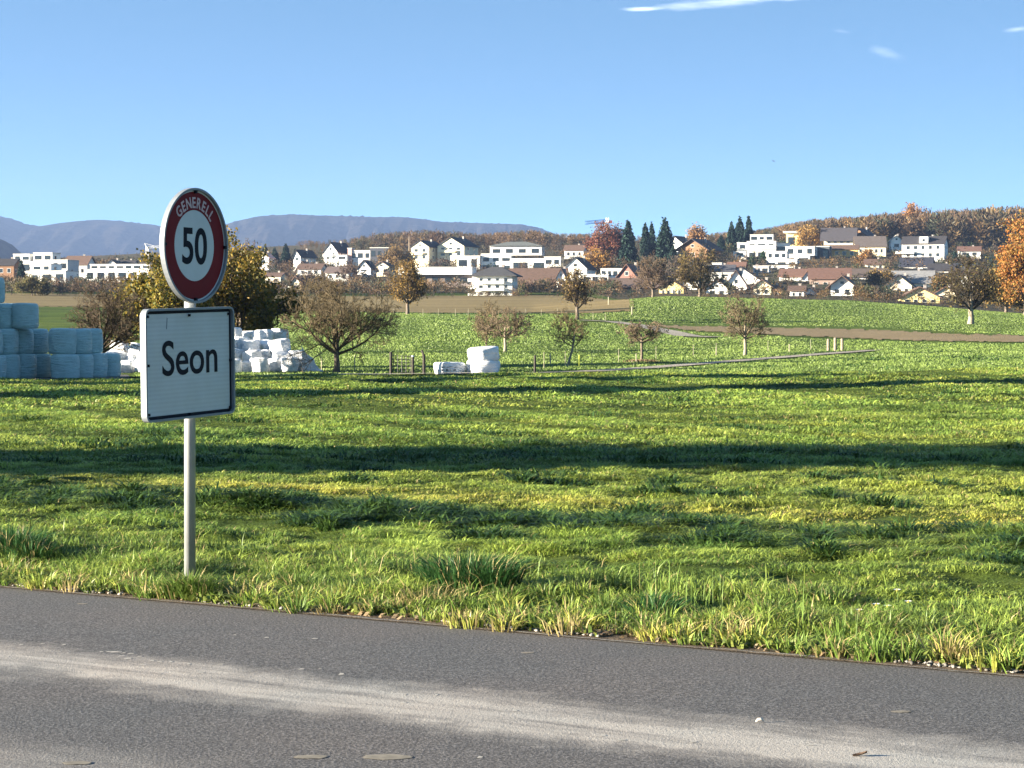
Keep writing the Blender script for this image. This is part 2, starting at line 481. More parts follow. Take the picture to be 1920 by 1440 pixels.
# ------------------------------------------------------------------ grass
def blades(P, h, w, az, lean, col, name, label, tipcol=None, bend=.5):
    """many blades of grass as one mesh; P base points, lean = sideways reach in parts of height"""
    N = len(P)
    d = np.stack([np.cos(az), np.sin(az), np.zeros(N)], 1)
    pa = az+np.pi/2+RNG.normal(0, .5, N)
    s = np.stack([np.cos(pa), np.sin(pa), np.zeros(N)], 1)*(w/2)[:, None]
    up = np.array([0, 0, 1.0])
    lh = (lean*h)[:, None]; hh = h[:, None]
    b0 = P-s; b1 = P+s
    mid = P+d*lh*.35+up*hh*.62
    m0 = mid-s*.85; m1 = mid+s*.85
    tip = P+d*lh+up*hh*(1-.35*np.clip(lean, 0, 2)[:, None]*bend)
    v = np.stack([b0, b1, m0, m1, tip], 1).reshape(-1, 3)
    i = np.arange(N)[:, None]*5
    q = i+np.array([[0, 1, 3, 2]]); t = i+np.array([[2, 3, 4]])
    tc = col if tipcol is None else tipcol
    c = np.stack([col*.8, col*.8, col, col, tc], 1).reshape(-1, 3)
    o = arr_obj(name, v=v, quads=q, tris=t, col=c, mat=M_BLADE)
    return tag(o, label, kind='stuff')

def lerp3(a, b, f): return np.array(a)*(1-f[:, None])+np.array(b)*f[:, None]
C_GREEN = (.135, .215, .04); C_LIGHT = (.28, .36, .065); C_DARK = (.022, .062, .016); C_YEL = (.52, .48, .09); C_STRAW = (.42, .34, .15)

def meadow_blades(y0, y1, dens, hr, wr, name, label, nmin=EDGE+.35, leanr=(.3, 1.8)):
    area = (y1*y1-y0*y0)*.25+5.2*(y1-y0)
    N = int(area*dens)
    Y = np.sqrt((y0+5.2)**2+RNG.random(N)*((y1+5.2)**2-(y0+5.2)**2))-5.2; x = RNG.uniform(-1, 1, N)*(.25*Y+2.6)
    n = RN[0]*x+RN[1]*Y; t = RT[0]*x+RT[1]*Y
    k = (n > nmin) & ~yardmask(x, Y); x, Y, n, t = x[k], Y[k], n[k], t[k]; N = len(x)
    wm = windmask(x, Y)
    z = ground(x, Y)-.01
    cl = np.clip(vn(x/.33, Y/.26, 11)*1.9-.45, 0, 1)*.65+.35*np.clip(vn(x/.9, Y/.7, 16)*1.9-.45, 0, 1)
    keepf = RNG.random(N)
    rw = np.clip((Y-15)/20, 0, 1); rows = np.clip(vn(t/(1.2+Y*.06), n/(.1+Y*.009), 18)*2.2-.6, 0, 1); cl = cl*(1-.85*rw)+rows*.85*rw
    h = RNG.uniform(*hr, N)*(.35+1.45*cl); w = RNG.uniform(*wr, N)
    # cut grass lies flat in clumps that share a direction
    az = np.where(RNG.random(N) < .45, 6.28*vn(x/.22, Y/.2, 12)*1.6+RNG.normal(0, .6, N), RNG.uniform(0, 6.28, N))
    lean = RNG.uniform(*leanr, N)+.6*(wm > .45)
    h = h*(1+.9*np.clip(wm, 0, 1)*RNG.random(N))
    yel = np.exp(-((n+.5*(vn(t/3, n, 19)-.5)-15.5)/.8)**2)*.65+.38*np.clip(vn(t/5, n/1.1, 13)*2-1.0, 0, 1)
    f = np.clip(vn(x/.7, Y/.45, 14)*1.5-.25+RNG.normal(0, .18, N), 0, 1)
    c = lerp3(C_GREEN, C_LIGHT, f)
    dk = np.clip(wm*.7*np.clip(vn(t/.42, n/.3, 3)*1.7-.25, 0, 1)*np.clip(vn(t/1.6, n/1.1, 6)*2.2-.4, 0, 1)+.55*np.clip(vn(x/1.3, Y/.7, 15)*2-1.15, 0, 1), 0, .9)
    c = c*(1-dk[:, None])+np.array(C_DARK)*1.7*dk[:, None]
    yl = np.clip(yel*(.6+.8*RNG.random(N)), 0, 1)*(1-dk)
    c = c*(1-yl[:, None])+np.array(C_YEL)*yl[:, None]
    st = RNG.random(N) < .03+.07*yel
    c[st] = np.array(C_STRAW)*.9
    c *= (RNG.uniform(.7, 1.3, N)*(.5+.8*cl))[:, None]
    k = keepf < .22+1.1*cl; x, Y, z, h, w, az, lean, c = x[k], Y[k], z[k], h[k], w[k], az[k], lean[k], c[k]
    blades(np.stack([x, Y, z], 1), h, w, az, lean, c, name, label)

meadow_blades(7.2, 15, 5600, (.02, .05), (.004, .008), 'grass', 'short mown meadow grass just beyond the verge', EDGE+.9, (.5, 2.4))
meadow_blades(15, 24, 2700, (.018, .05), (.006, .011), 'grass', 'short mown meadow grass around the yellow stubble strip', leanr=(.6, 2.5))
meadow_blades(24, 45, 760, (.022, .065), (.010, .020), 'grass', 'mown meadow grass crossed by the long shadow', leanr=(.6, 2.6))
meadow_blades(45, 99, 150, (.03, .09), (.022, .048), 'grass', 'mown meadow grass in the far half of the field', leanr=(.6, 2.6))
def wisps():
    # heaps of cut grass left lying in the far meadow
    N = 420; Y = np.sqrt(RNG.uniform(26**2, 175**2, N)); x = RNG.uniform(-.26, .26, N)*Y
    tr = np.array([row_of(960+F*a/b, b) for a, b in zip(x, Y)]); lim = np.interp(960+F*x/Y, [-60, 400, 1000, 1200, 1400, 1640, 2000], [722, 716, 707, 700, 685, 668, 668])
    k = (tr > lim) & ~yardmask(x, Y); x, Y = x[k], Y[k]
    P, H, W, C, A, L = [], [], [], [], [], []
    # the swath of cut grass nearest to the road
    tt = RNG.uniform(-16, 3.5, 165); nn = RNG.normal(13.5, .65, 165)
    x = np.concatenate([x, RN[0]*nn+RT[0]*tt]); Y = np.concatenate([Y, RN[1]*nn+RT[1]*tt])
    tt = RNG.uniform(-20, 2, 70); nn = RNG.uniform(16.5, 24, 70)
    x = np.concatenate([x, RN[0]*nn+RT[0]*tt]); Y = np.concatenate([Y, RN[1]*nn+RT[1]*tt])
    for a, b in zip(x, Y):
        nb = int(np.clip(3600/b, 16, 230)); ln = RNG.uniform(.2, .9)*(1+b/45)*(.38 if b < 21 else 1); wd = .05+.0035*b
        q = RNG.normal(0, 1, (nb, 2))*np.array([ln*.5, wd]); px, py = a+q[:, 0], b+q[:, 1]-q[:, 0]*.3
        hh = .03+(.085 if b < 20 else .07)*np.exp(-(q[:, 0]/ln)**2*2)*(1+b/120)
        P.append(np.stack([px, py, ground(px, py)-.02], 1)); H.append(hh*RNG.uniform(.7, 1.5, nb)); W.append(np.full(nb, .004+.0007*b)*RNG.uniform(.6, 1.4, nb))
        C.append((lerp3(C_DARK, C_GREEN, RNG.random(nb)*.45)*(.9 if b < 26 else 1.05))); A.append(RNG.uniform(0, 6.28, nb)); L.append(RNG.uniform(.6, 2.6, nb))
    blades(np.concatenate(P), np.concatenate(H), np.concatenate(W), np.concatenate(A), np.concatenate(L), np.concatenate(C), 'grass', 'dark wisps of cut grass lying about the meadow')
wisps()

def verge():
    # background of green between tufts
    N = 120000
    t = RNG.uniform(-13, 2.2, N); n = EDGE+.12+np.abs(RNG.normal(.75, .5, N))
    x, y = RN[0]*n+RT[0]*t, RN[1]*n+RT[1]*t
    g = vn(t/.3, n/.22, 41)
    k = (g > .22+.35*np.clip((EDGE+.45-n)/.4, 0, 1)); x, y, n, t, g = x[k], y[k], n[k], t[k], g[k]; N = len(x)
    h = RNG.uniform(.03, .10, N)*(.35+1.25*g)*np.clip(.5+(n-EDGE), .5, 1.1)
    f = np.clip(vn(t/.45, n/.3, 42)*1.4-.2+RNG.normal(0, .2, N), 0, 1)
    c = lerp3(C_GREEN, C_LIGHT, f)
    dk = np.clip(vn(t/.32, n/.25, 43)*2.6-1.25, 0, 1)
    c = c*(1-.7*dk[:, None])+np.array(C_DARK)*.7*dk[:, None]
    st = RNG.random(N) < .07+.15*np.clip((EDGE+.5-n)/.4, 0, 1); c[st] = np.array(C_STRAW)*.8
    c *= RNG.uniform(.7, 1.25, N)[:, None]
    blades(np.stack([x, y, ground(x, y)-.01], 1), h, RNG.uniform(.004, .008, N), RNG.uniform(0, 6.28, N), RNG.uniform(.2, 1.7, N), c,
           'grass', 'rough green grass on the verge behind the road edge')
    # tufts
    P, H, W, A, L, C = [], [], [], [], [], []
    def tuft(x, y, hh, rad, nb, col, lean=.75, wid=.007):
        a = RNG.uniform(0, 6.28, nb); rr = rad*np.sqrt(RNG.random(nb))
        px, py = x+rr*np.cos(a), y+rr*np.sin(a)
        P.append(np.stack([px, py, ground(px, py)-.012], 1)); H.append(hh*RNG.uniform(.5, 1.1, nb)); W.append(wid*RNG.uniform(.6, 1.3, nb))
        A.append(a+RNG.normal(0, .5, nb)); L.append(np.clip(rr/rad*lean+RNG.normal(0, .25, nb), .02, 1.8))
        c = np.array(col)[None]*RNG.uniform(.65, 1.35, nb)[:, None]*np.array([1, 1, 1])
        s = RNG.random(nb) < .12; c[s] = np.array(C_STRAW)*RNG.uniform(.7, 1.1, s.sum())[:, None]
        C.append(c)
    for k in range(690):
        t = random.uniform(-13, 2); n = EDGE-.005+abs(random.gauss(.28, .3))
        x, y = road_pt(n, t)
        kind = random.random()
        right = np.clip((t+8)/6, 0, 1)
        col = C_GREEN if kind < .42 else C_LIGHT if kind < .7 else (.34, .35, .07) if kind < .85 else tuple(np.array(C_STRAW)*.8)
        tuft(x, y, random.uniform(.06, .13)+.08*right*random.random(), random.uniform(.04, .12), int(random.uniform(22, 60)), col, random.uniform(.6, 1.5))
    for px, row, hh, rad, nb in ((880, 1112, .24, .22, 900), (925, 1118, .2, .14, 450), (830, 1100, .17, .13, 400), (1225, 1160, .15, .13, 350), (20, 1045, .2, .2, 700), (60, 1052, .13, .13, 350),
                                 (560, 1105, .12, .12, 260), (1440, 1150, .13, .1, 240), (1650, 1195, .14, .12, 300), (700, 1125, .12, .12, 250), (290, 1075, .12, .12, 260), (338, 1122, .17, .1, 300), (376, 1124, .15, .1, 280), (356, 1122, .18, .08, 260), (1560, 1140, .1, .12, 200), (1130, 1150, .12, .1, 220)):
        Y = CAMZ*F/(row-HOR); tuft(X(px, Y), Y, hh, rad, nb, tuple(np.array(C_DARK)*1.5) if hh > .14 and px > 400 or px < 100 else tuple(np.array(C_GREEN)*.8), 1.0, .007)
    # tall thin stalks
    for px, row in ((1200, 1130), (1250, 1135), (1290, 1150), (1345, 1150), (780, 1080), (690, 1100), (1500, 1190), (1590, 1215), (1310, 1140), (1230, 1130)):
        Y = CAMZ*F/(row-HOR); tuft(X(px, Y), Y, .25, .06, 6, tuple(np.array(C_GREEN)*1.1), .25, .005)
    blades(np.concatenate(P), np.concatenate(H), np.concatenate(W), np.concatenate(A), np.concatenate(L), np.concatenate(C),
           'grass_tufts', 'taller tufts of green and straw coloured grass along the road edge')
    # broad weed leaves near the edge
    N = 10000; t = RNG.uniform(-13, 2, N); n = EDGE+.03+np.abs(RNG.normal(.08, .25, N))
    k = vn(t/.25, n/.2, 51) > .45; t, n = t[k], n[k]; N = len(t)
    x, y = RN[0]*n+RT[0]*t, RN[1]*n+RT[1]*t
    c = lerp3((.1, .15, .03), (.26, .3, .07), RNG.random(N))*RNG.uniform(.6, 1.2, N)[:, None]
    blades(np.stack([x, y, ground(x, y)], 1), RNG.uniform(.025, .075, N), RNG.uniform(.012, .024, N), RNG.uniform(0, 6.28, N), RNG.uniform(.3, 1.5, N), c,
           'weeds', 'broad leaved weeds low beside the gravel')
    N = 3000; t = RNG.uniform(-13, 2, N); n = EDGE+.03+np.abs(RNG.normal(0, .2, N))
    x, y = RN[0]*n+RT[0]*t, RN[1]*n+RT[1]*t
    c = lerp3((.12, .07, .035), (.42, .33, .2), RNG.random(N))
    blades(np.stack([x, y, ground(x, y)+.006], 1), RNG.uniform(.012, .03, N), RNG.uniform(.012, .03, N), RNG.uniform(0, 6.28, N), RNG.uniform(1.2, 2.4, N), c,
           'fallen_leaves', 'small dry fallen leaves along the road edge')
verge()

def flower(px, row, lab):
    Y = CAMZ*F/(row-HOR)+.12; x = X(px, Y); g = float(ground(x, Y)); h = Z(row, Y)-g
    h = max(.08, min(h, .25))
    r = empty('white_flower', (x, Y, g)); tag(r, lab, 'flower', 'white flowers in the verge')
    m = MB(); m.tube([(0, 0, -.01), (.004, 0, h*.6), (0, .002, h)], [.002, .0018, .0015], 5); m.build('stem', paint('stem_green', (.08, .14, .03), .7), r)
    m = MB()
    for k in range(11):
        a = k*6.283/11; ca, sa = math.cos(a), math.sin(a); w = .0042
        m.add([(ca*.004+sa*w, sa*.004-ca*w, h+.002), (ca*.004-sa*w, sa*.004+ca*w, h+.002), (ca*.02-sa*w, sa*.017+ca*w, h+.008), (ca*.02, sa*.02, h+.008), (ca*.017+sa*w, sa*.017-ca*w, h+.008)], [(0, 1, 2, 3, 4)])
    m.build('petals', paint('petal_white', (.8, .8, .76), .6, .05), r)
    m = MB(); m.tube([(0, 0, h), (0, 0, h+.006), (0, 0, h+.009)], [.006, .006, .003], 8); m.build('flower_head', paint('flower_yellow', (.6, .45, .05), .7), r)
for px, row, lab in ((1682, 1150, 'topmost white flower in the verge'), (1643, 1167, 'white flower left of the yellow tuft'), (1664, 1170, 'white flower just above the yellow tuft'),
                     (1612, 1184, 'lowest white flower, at the left end of its cluster'), (1703, 1166, 'rightmost white flower of its cluster')):
    flower(px, row, lab)

# ------------------------------------------------------------------ road sign
def text_mesh(txt, size, sx, bold, mat, extr=.0006):
    cu = D.curves.new('lettering', 'FONT'); cu.body = txt; cu.size = size; cu.align_x = 'CENTER'; cu.align_y = 'CENTER'
    cu.extrude = extr; cu.offset = bold; cu.resolution_u = 6
    o = D.objects.new('lettering', cu); COL.objects.link(o)
    dg = bpy.context.evaluated_depsgraph_get(); dg.update()
    me = D.meshes.new_from_object(o.evaluated_get(dg)); D.objects.remove(o); D.curves.remove(cu)
    me.materials.clear(); me.materials.append(mat)
    n = len(me.vertices); co = np.empty(n*3, np.float32); me.vertices.foreach_get('co', co); co = co.reshape(-1, 3)
    out = np.stack([co[:, 0]*sx, -co[:, 2], co[:, 1]], 1)
    me.vertices.foreach_set('co', np.ascontiguousarray(out).ravel()); me.update()
    return me, out

SIGN_Y = 11.6
def build_sign():
    sx, sy = X(356, SIGN_Y), SIGN_Y
    r = empty('road_sign', (sx, sy, 0), R(65))
    tag(r, 'round red and white fifty sign above a white place name plate on a grey pole', 'road sign')
    M_ALU = paint('grey_aluminium', (.33, .345, .35), .45, .08, 8, 0, .35)
    M_FRAME = paint('frame_grey', (.2, .22, .24), .5, .12, 10, .05, .2)
    M_BLACK = paint('sign_black', (.008, .009, .016), .6, .1, 20, 0, 0, .1)
    M_RED = paint('sign_red', (.15, .006, .010), .5, .12, 6, 0, 0, .12)
    m, nt, b, _ = new_mat('sign_white')       # ribbed reflective sheeting
    tc = nt.nodes.new('ShaderNodeTexCoord')
    wv = nt.nodes.new('ShaderNodeTexWave'); wv.bands_direction = 'Z'; wv.inputs['Scale'].default_value = 14; wv.inputs['Distortion'].default_value = .25; wv.inputs['Detail'].default_value = 1
    nt.links.new(tc.outputs['Object'], wv.inputs['Vector'])
    dirt = noise(nt, 5, 5, vec=tc.outputs['Object'])
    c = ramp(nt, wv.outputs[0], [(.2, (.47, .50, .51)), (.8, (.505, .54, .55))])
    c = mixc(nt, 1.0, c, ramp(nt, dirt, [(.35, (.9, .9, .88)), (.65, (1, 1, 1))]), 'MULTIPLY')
    nt.links.new(c, b.inputs['Base Color']); b.inputs['Roughness'].default_value = .45
    M_WHITE = m
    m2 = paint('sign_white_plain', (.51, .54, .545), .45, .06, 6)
    # pole
    p = MB(); p.tube([(0, 0, .11), (0, 0, 2.16)], [.0305, .0305], 20)
    p.build('pole', M_ALU, r, True)
    p = MB(); p.tube([(0, 0, -.2), (0, 0, .05), (0, 0, .12)], [.026, .026, .025], 14); p.build('pole_foot', paint('foot_shadow', (.05, .055, .05), .8, .3, 20), r, True)  # dark foot colour mostly stands for shadow at the pole base
    off = -.045      # sign boards hang on the front of the pole
    # --- round board
    zc, RR = 1.902, .312
    def ring(mb, r0, r1, y0, y1, n=72):
        vs = []
        for k in range(n):
            a = 2*math.pi*k/n; ca, sa = math.cos(a), math.sin(a)
            vs += [(r0*ca, y0, r0*sa), (r1*ca, y0, r1*sa), (r1*ca, y1, r1*sa), (r0*ca, y1, r0*sa)]
        fs = []
        for k in range(n):
            a = 4*k; c = 4*((k+1) % n)
            fs += [(a, a+1, c+1, c), (a+1, a+2, c+2, c+1), (a+2, a+3, c+3, c+2), (a+3, a, c, c+3)]
        mb.add(vs, fs)
    def disc(mb, r1, y, n=72):
        mb.add([(r1*math.cos(2*math.pi*k/n), y, r1*math.sin(2*math.pi*k/n)) for k in range(n)], [tuple(range(n))])
    d = MB(); ring(d, .0001, RR-.006, off-.012, off-.002)
    disc_o = d.build('speed_disc', M_ALU, r); disc_o.location = (-.045, 0, zc)
    d = MB(); ring(d, RR-.012, RR, off-.030, off-.001); d.build('disc_frame', M_FRAME, disc_o, False)
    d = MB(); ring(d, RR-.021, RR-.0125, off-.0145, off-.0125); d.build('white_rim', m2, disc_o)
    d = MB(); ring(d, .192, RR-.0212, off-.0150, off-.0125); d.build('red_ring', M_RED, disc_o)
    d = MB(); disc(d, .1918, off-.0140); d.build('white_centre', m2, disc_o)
    me, co = text_mesh('50', .272, .92, .005, M_BLACK)
    ctr = (co.max(0)+co.min(0))/2
    o = link(D.objects.new('numerals', me), disc_o); o.location = (-ctr[0]+.002, off-.0150, -ctr[2]-.002)
    # arc lettering, one mesh
    mw = MB(); word = 'GENERELL'; rad = .2325
    adv = {'G': 1.12, 'E': .92, 'N': 1.1, 'R': 1.0, 'L': .86}
    tot = sum(adv[c] for c in word); a0 = R(137); a1 = R(40); acc = 0
    MWH = paint('letter_white', (.5, .38, .39), .5, .08, 10)
    for ch in word:
        ang = a0+(a1-a0)*(acc+adv[ch]/2)/tot; acc += adv[ch]
        me, co = text_mesh(ch, .082, .86, .0016, MWH)
        c = (co.max(0)+co.min(0))/2; co = co-np.array([c[0], 0, c[2]])
        t = ang-math.pi/2; ct, st = math.cos(t), math.sin(t)
        v = [(x*ct-z*st+rad*math.cos(ang), y, x*st+z*ct+rad*math.sin(ang)) for x, y, z in co]
        mw.add(v, [tuple(pl.vertices) for pl in me.polygons]); D.meshes.remove(me)
    o = mw.build('lettering', MWH, disc_o); o.location = (0, off-.0158, 0)
    for a in (90, 0, 270, 180):
        cl = MB(); ca, sa = math.cos(R(a)), math.sin(R(a)); x, z = ca*(RR-.022), sa*(RR-.022)
        cl.box(x-.008, x+.008, off-.03, off-.016, z-.008, z+.008); cl.build('clip', M_BLACK, disc_o)
    # --- name plate
    W2, z0, z1 = .428, .972, 1.566
    def rrect(w, a, b, rad, n=6):
        out = []
        for cx, cz, s in ((w-rad, a+rad, -90), (w-rad, b-rad, 0), (-w+rad, b-rad, 90), (-w+rad, a+rad, 180)):
            for k in range(n+1):
                t = R(s+90*k/n); out.append((cx+rad*math.cos(t), cz+rad*math.sin(t)))
        return out
    cz = (z0+z1)/2; hh = (z1-z0)/2; PX = -.098
    def slab(mb, w, h, rad, y0, y1):
        L = rrect(w, -h, h, rad); n = len(L)
        mb.add([(x, y0, z) for x, z in L]+[(x, y1, z) for x, z in L], [tuple(range(n)), tuple(range(2*n-1, n-1, -1))]+[((i+1) % n, i, n+i, n+(i+1) % n) for i in range(n)])
    def rframe(mb, w, h, rad, t, y0, y1):
        A = rrect(w, -h, h, rad); B = rrect(w-t, -h+t, h-t, max(rad-t, .004)); n = len(A)
        vs = [(x, y0, z) for x, z in A]+[(x, y0, z) for x, z in B]+[(x, y1, z) for x, z in A]+[(x, y1, z) for x, z in B]
        fs = []
        for i in range(n):
            j = (i+1) % n
            fs += [(i, j, n+j, n+i), (n+i, n+j, 3*n+j, 3*n+i), (2*n+j, 2*n+i, 3*n+i, 3*n+j), (j, i, 2*n+i, 2*n+j)]
        mb.add(vs, fs)
    pl = MB(); slab(pl, W2-.006, hh-.006, .04, off-.012, off-.002); po = pl.build('name_plate', M_ALU, r); po.location = (PX, 0, cz); po.rotation_euler = (0, -R(1.3), 0)
    pl = MB(); rframe(pl, W2, hh, .042, .012, off-.034, off+.001); pl.build('plate_frame', M_FRAME, po)
    pl = MB(); rframe(pl, W2-.0125, hh-.0125, .02, .016, off-.0155, off-.0122); pl.build('black_border', M_BLACK, po)
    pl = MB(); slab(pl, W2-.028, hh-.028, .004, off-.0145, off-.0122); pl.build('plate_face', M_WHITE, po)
    me, co = text_mesh('Seon', .262, 1.06, .0024, M_BLACK)
    c = (co.max(0)+co.min(0))/2
    o = link(D.objects.new('lettering', me), po); o.location = (-c[0]+.012, off-.0158, -c[2]+.032)
    for x, z in ((0, hh-.04), (0, -hh+.022), (W2-.028, 0), (-W2+.04, 0), (W2-.035, -hh+.035), (W2-.04, hh-.04), (-W2+.04, hh-.04), (-W2+.04, -hh+.04)):
        cl = MB(); cl.box(x-.006, x+.006, off-.026, off-.0165, z-.007, z+.007); cl.build('clip', M_BLACK, po)
    sc = MB(); sc.add([(-.215, off-.0152, .19), (-.205, off-.0152, .185), (-.198, off-.0152, .245), (-.206, off-.0152, .25)], [(0, 1, 2, 3)])
    sc.build('scratch', paint('scratch_grey', (.2, .22, .24), .6), po)
    # brackets behind
    for z in (zc+.12, zc-.12, cz+.18, cz-.18):
        bk = MB(); bk.box(-.06, .06, off-.001, -.03, z-.015, z+.015); ring_r = .0375
        bk.tube([(0, 0, z-.015), (0, 0, z+.015)], [ring_r, ring_r], 16); bk.build('bracket', M_ALU, r)
build_sign()

# ------------------------------------------------------------------ bales
def bale_mesh(rad, h, seed, squash=0.0, tilt=0.0, wr=.02):
    n, rows = 30, []
    prof = [(.0, 0), (.55, .0), (.84, .01), (.94, .05), (.985, .15), (1.0, .35), (1.01, .55), (1.0, .75), (.975, .88), (.92, .965), (.82, 1.0), (.5, 1.015), (.0, 1.01)]
    v = []; f = []
    rng = np.random.default_rng(seed)
    a1, a2, a3 = rng.random(3)*6.28
    for i, (pr, pz) in enumerate(prof):
        for k in range(n):
            a = 2*math.pi*k/n
            q = pr*rad*(1+squash*math.sin(2*a+a1)*.5+wr*math.sin(5*a+a2+pz*3)+.012*math.sin(9*a+a3+7*pz)+wr*1.3*(float(vn(k*.8, pz*5, seed))-.5))
            z = pz*h*(1+tilt*math.cos(a+a2)*pr)
            v.append((q*math.cos(a), q*math.sin(a), z))
    for i in range(len(prof)-1):
        for k in range(n):
            k2 = (k+1) % n; f.append((i*n+k, i*n+k2, (i+1)*n+k2, (i+1)*n+k))
    return np.array(v), np.array(f)

def wrap_mat(name, c):
    m, nt, b, _ = new_mat(name)
    tc = nt.nodes.new('ShaderNodeTexCoord'); oi = nt.nodes.new('ShaderNodeObjectInfo')
    va = nt.nodes.new('ShaderNodeVectorMath'); va.operation = 'ADD'
    nt.links.new(tc.outputs['Object'], va.inputs[0]); nt.links.new(oi.outputs['Location'], va.inputs[1])
    n1 = noise(nt, 2.2, 5, vec=va.outputs[0])
    n2 = noise(nt, 3.5, 6, vec=va.outputs[0], stretch=(1, 1, 4.5), rough=.65)
    lo = tuple(x*.88 for x in c); hi = tuple(min(.9, x*1.08) for x in c)
    nt.links.new(ramp(nt, n1, [(.3, lo), (.7, hi)]), b.inputs['Base Color'])
    b.inputs['Roughness'].default_value = .38; b.inputs['Specular IOR Level'].default_value = .45
    n3 = noise(nt, 1.3, 4, vec=va.outputs[0], stretch=(1, 1, 9), rough=.5)
    bump(nt, b, mathn(nt, 'MULTIPLY_ADD', n3, .8, n2), .8, .13)
    return m
M_TEAL = wrap_mat('teal_film', (.44, .585, .585)); M_WHITEF = wrap_mat('white_film', (.78, .79, .8))

def bale(px, Y, z, rad, h, seed, mat, name, lab, cat, group, rz=0, **k):
    v, f = bale_mesh(rad, h, seed, **k)
    o = arr_obj(name, v=v, quads=f, mat=mat, smooth=True)
    o.location = (X(px, Y), Y, z); o.rotation_euler = (0, 0, rz)
    return tag(o, lab, cat, group)

def teal_stack():
    g0 = 'teal wrapped bales stacked at the left edge'
    y = 95.5; hb = 1.13; rad = .635
    base = gz(X(120, y), y)-.02
    rows = [(0, [(-44, y-2.3), (-16, y-1.2), (12, y-.1), (42, y+1.0), (70, y+2.2)], [(122, y), (149, y+1.15), (175, y+2.3), (200, y+3.4)]),
            (1, [(-50, y-2.2), (-22, y-1.1), (7, y), (37, y+1.1), (66, y+2.3)], [(117, y+.15), (146, y+1.3), (167, y+2.5)]),
            (2, [(-30, y-1.0), (1, y+.1), (15, y+1.4)], [(46, y+.3)]),
            (3, [(-46, y-.8), (-18, y+.2)], [])]
    ln = ['bottom', 'second', 'third', 'top']; sd = 100
    od = ['first', 'second', 'third', 'fourth', 'fifth']
    for lay, A, B in rows:
        for gi, L in enumerate((A, B)):
            vis = [q for q in L]
            for i, (px, Y) in enumerate(vis):
                sd += 1
                if px < -8 and lay < 3 and gi == 0: lab = f'pale teal wrapped bale cut by the left picture edge, {ln[lay]} layer'
                elif lay == 2 and gi == 1: lab = 'pale teal wrapped bale standing foremost at the right of the third layer'
                elif lay == 3: lab = 'pale teal wrapped bale alone in the top layer at the left edge'
                elif gi == 1: lab = f'pale teal wrapped bale, {od[i]} from the near corner of the right row, {ln[lay]} layer'
                else: lab = f'pale teal wrapped bale, {od[i]} of the left row, {ln[lay]} layer'
                bale(px, Y, base+lay*(hb+.015), rad*random.uniform(.97, 1.02), hb*random.uniform(.99, 1.02), sd, M_TEAL, 'silage_bale', lab, 'bale', g0,
                     squash=random.uniform(0, .04), tilt=random.uniform(-.012, .012))
teal_stack()

def white_heap():
    g0 = 'white wrapped bales heaped behind the sign'
    sd = 300; od = ['first', 'second', 'third', 'fourth', 'fifth', 'sixth', 'seventh', 'eighth', 'ninth']
    nm = ['bottom', 'second', 'third', 'top']
    spec = [  # layer, start px, step, count, Y
        ('left', 0, 207, 30, 3, 114), ('left', 1, 203, 29, 3, 115), ('left', 2, 222, 30, 2, 116.5),
        ('right', 0, 432, 27.5, 6, 112), ('right', 1, 425, 26, 6, 113), ('right', 2, 418, 27, 5, 114), ('right', 3, 436, 29, 4, 116)]
    for side, lay, p0, st, n, Y0 in spec:
        for i in range(n):
            sd += 1; Y = Y0+(i % 2)*.75+random.uniform(-.15, .15); px = p0+i*st+random.uniform(-7, 7)
            b = gz(X(px, Y), Y)-.05
            where = 'left of the sign' if side == 'left' else 'right of the sign'
            lab = f'crumpled white bale {where}, {nm[lay]} layer, {od[i]} from the left'
            h = random.uniform(.56, .8)
            bale(px, Y, b+lay*.55+random.uniform(-.09, .09), random.uniform(.42, .56), h, sd, M_WHITEF, 'white_bale', lab, 'bale', g0,
                 rz=random.random()*6, squash=random.uniform(.08, .3), tilt=random.uniform(-.16, .16), wr=.09).rotation_euler.x = random.uniform(-.22, .22)*(lay > 0)
    # film sheet falling over the shaded right end of the heap
    Y = 112.6; m = MB(); n1, n2 = 9, 7; vs = []
    zt = gz(X(575, Y), Y)
    for i in range(n1):
        for j in range(n2):
            u, w = i/(n1-1), j/(n2-1)
            px = 566+u*40; hgt = 1.35*(1-u)**1.1*(1-w*.35)+.0
            yy = Y-.5+w*2.2+u*.4
            vs.append((X(px, yy), yy, zt+hgt*(.92+.16*random.random())+.01))
    fs = [(i*n2+j, (i+1)*n2+j, (i+1)*n2+j+1, i*n2+j+1) for i in range(n1-1) for j in range(n2-1)]
    # skirt down to the ground on the near side
    b = len(vs)
    for i in range(n1):
        x, yy, z = vs[i*n2]; vs.append((x, yy-.08, zt-.05))
    fs += [(b+i, b+i+1, (i+1)*n2, i*n2) for i in range(n1-1)]
    m.add(vs, fs); o = m.build('plastic_sheet', M_WHITEF, smooth=True)
    tag(o, 'white plastic sheet sloping down the shaded right end of the white bale heap', 'plastic sheet')
white_heap()

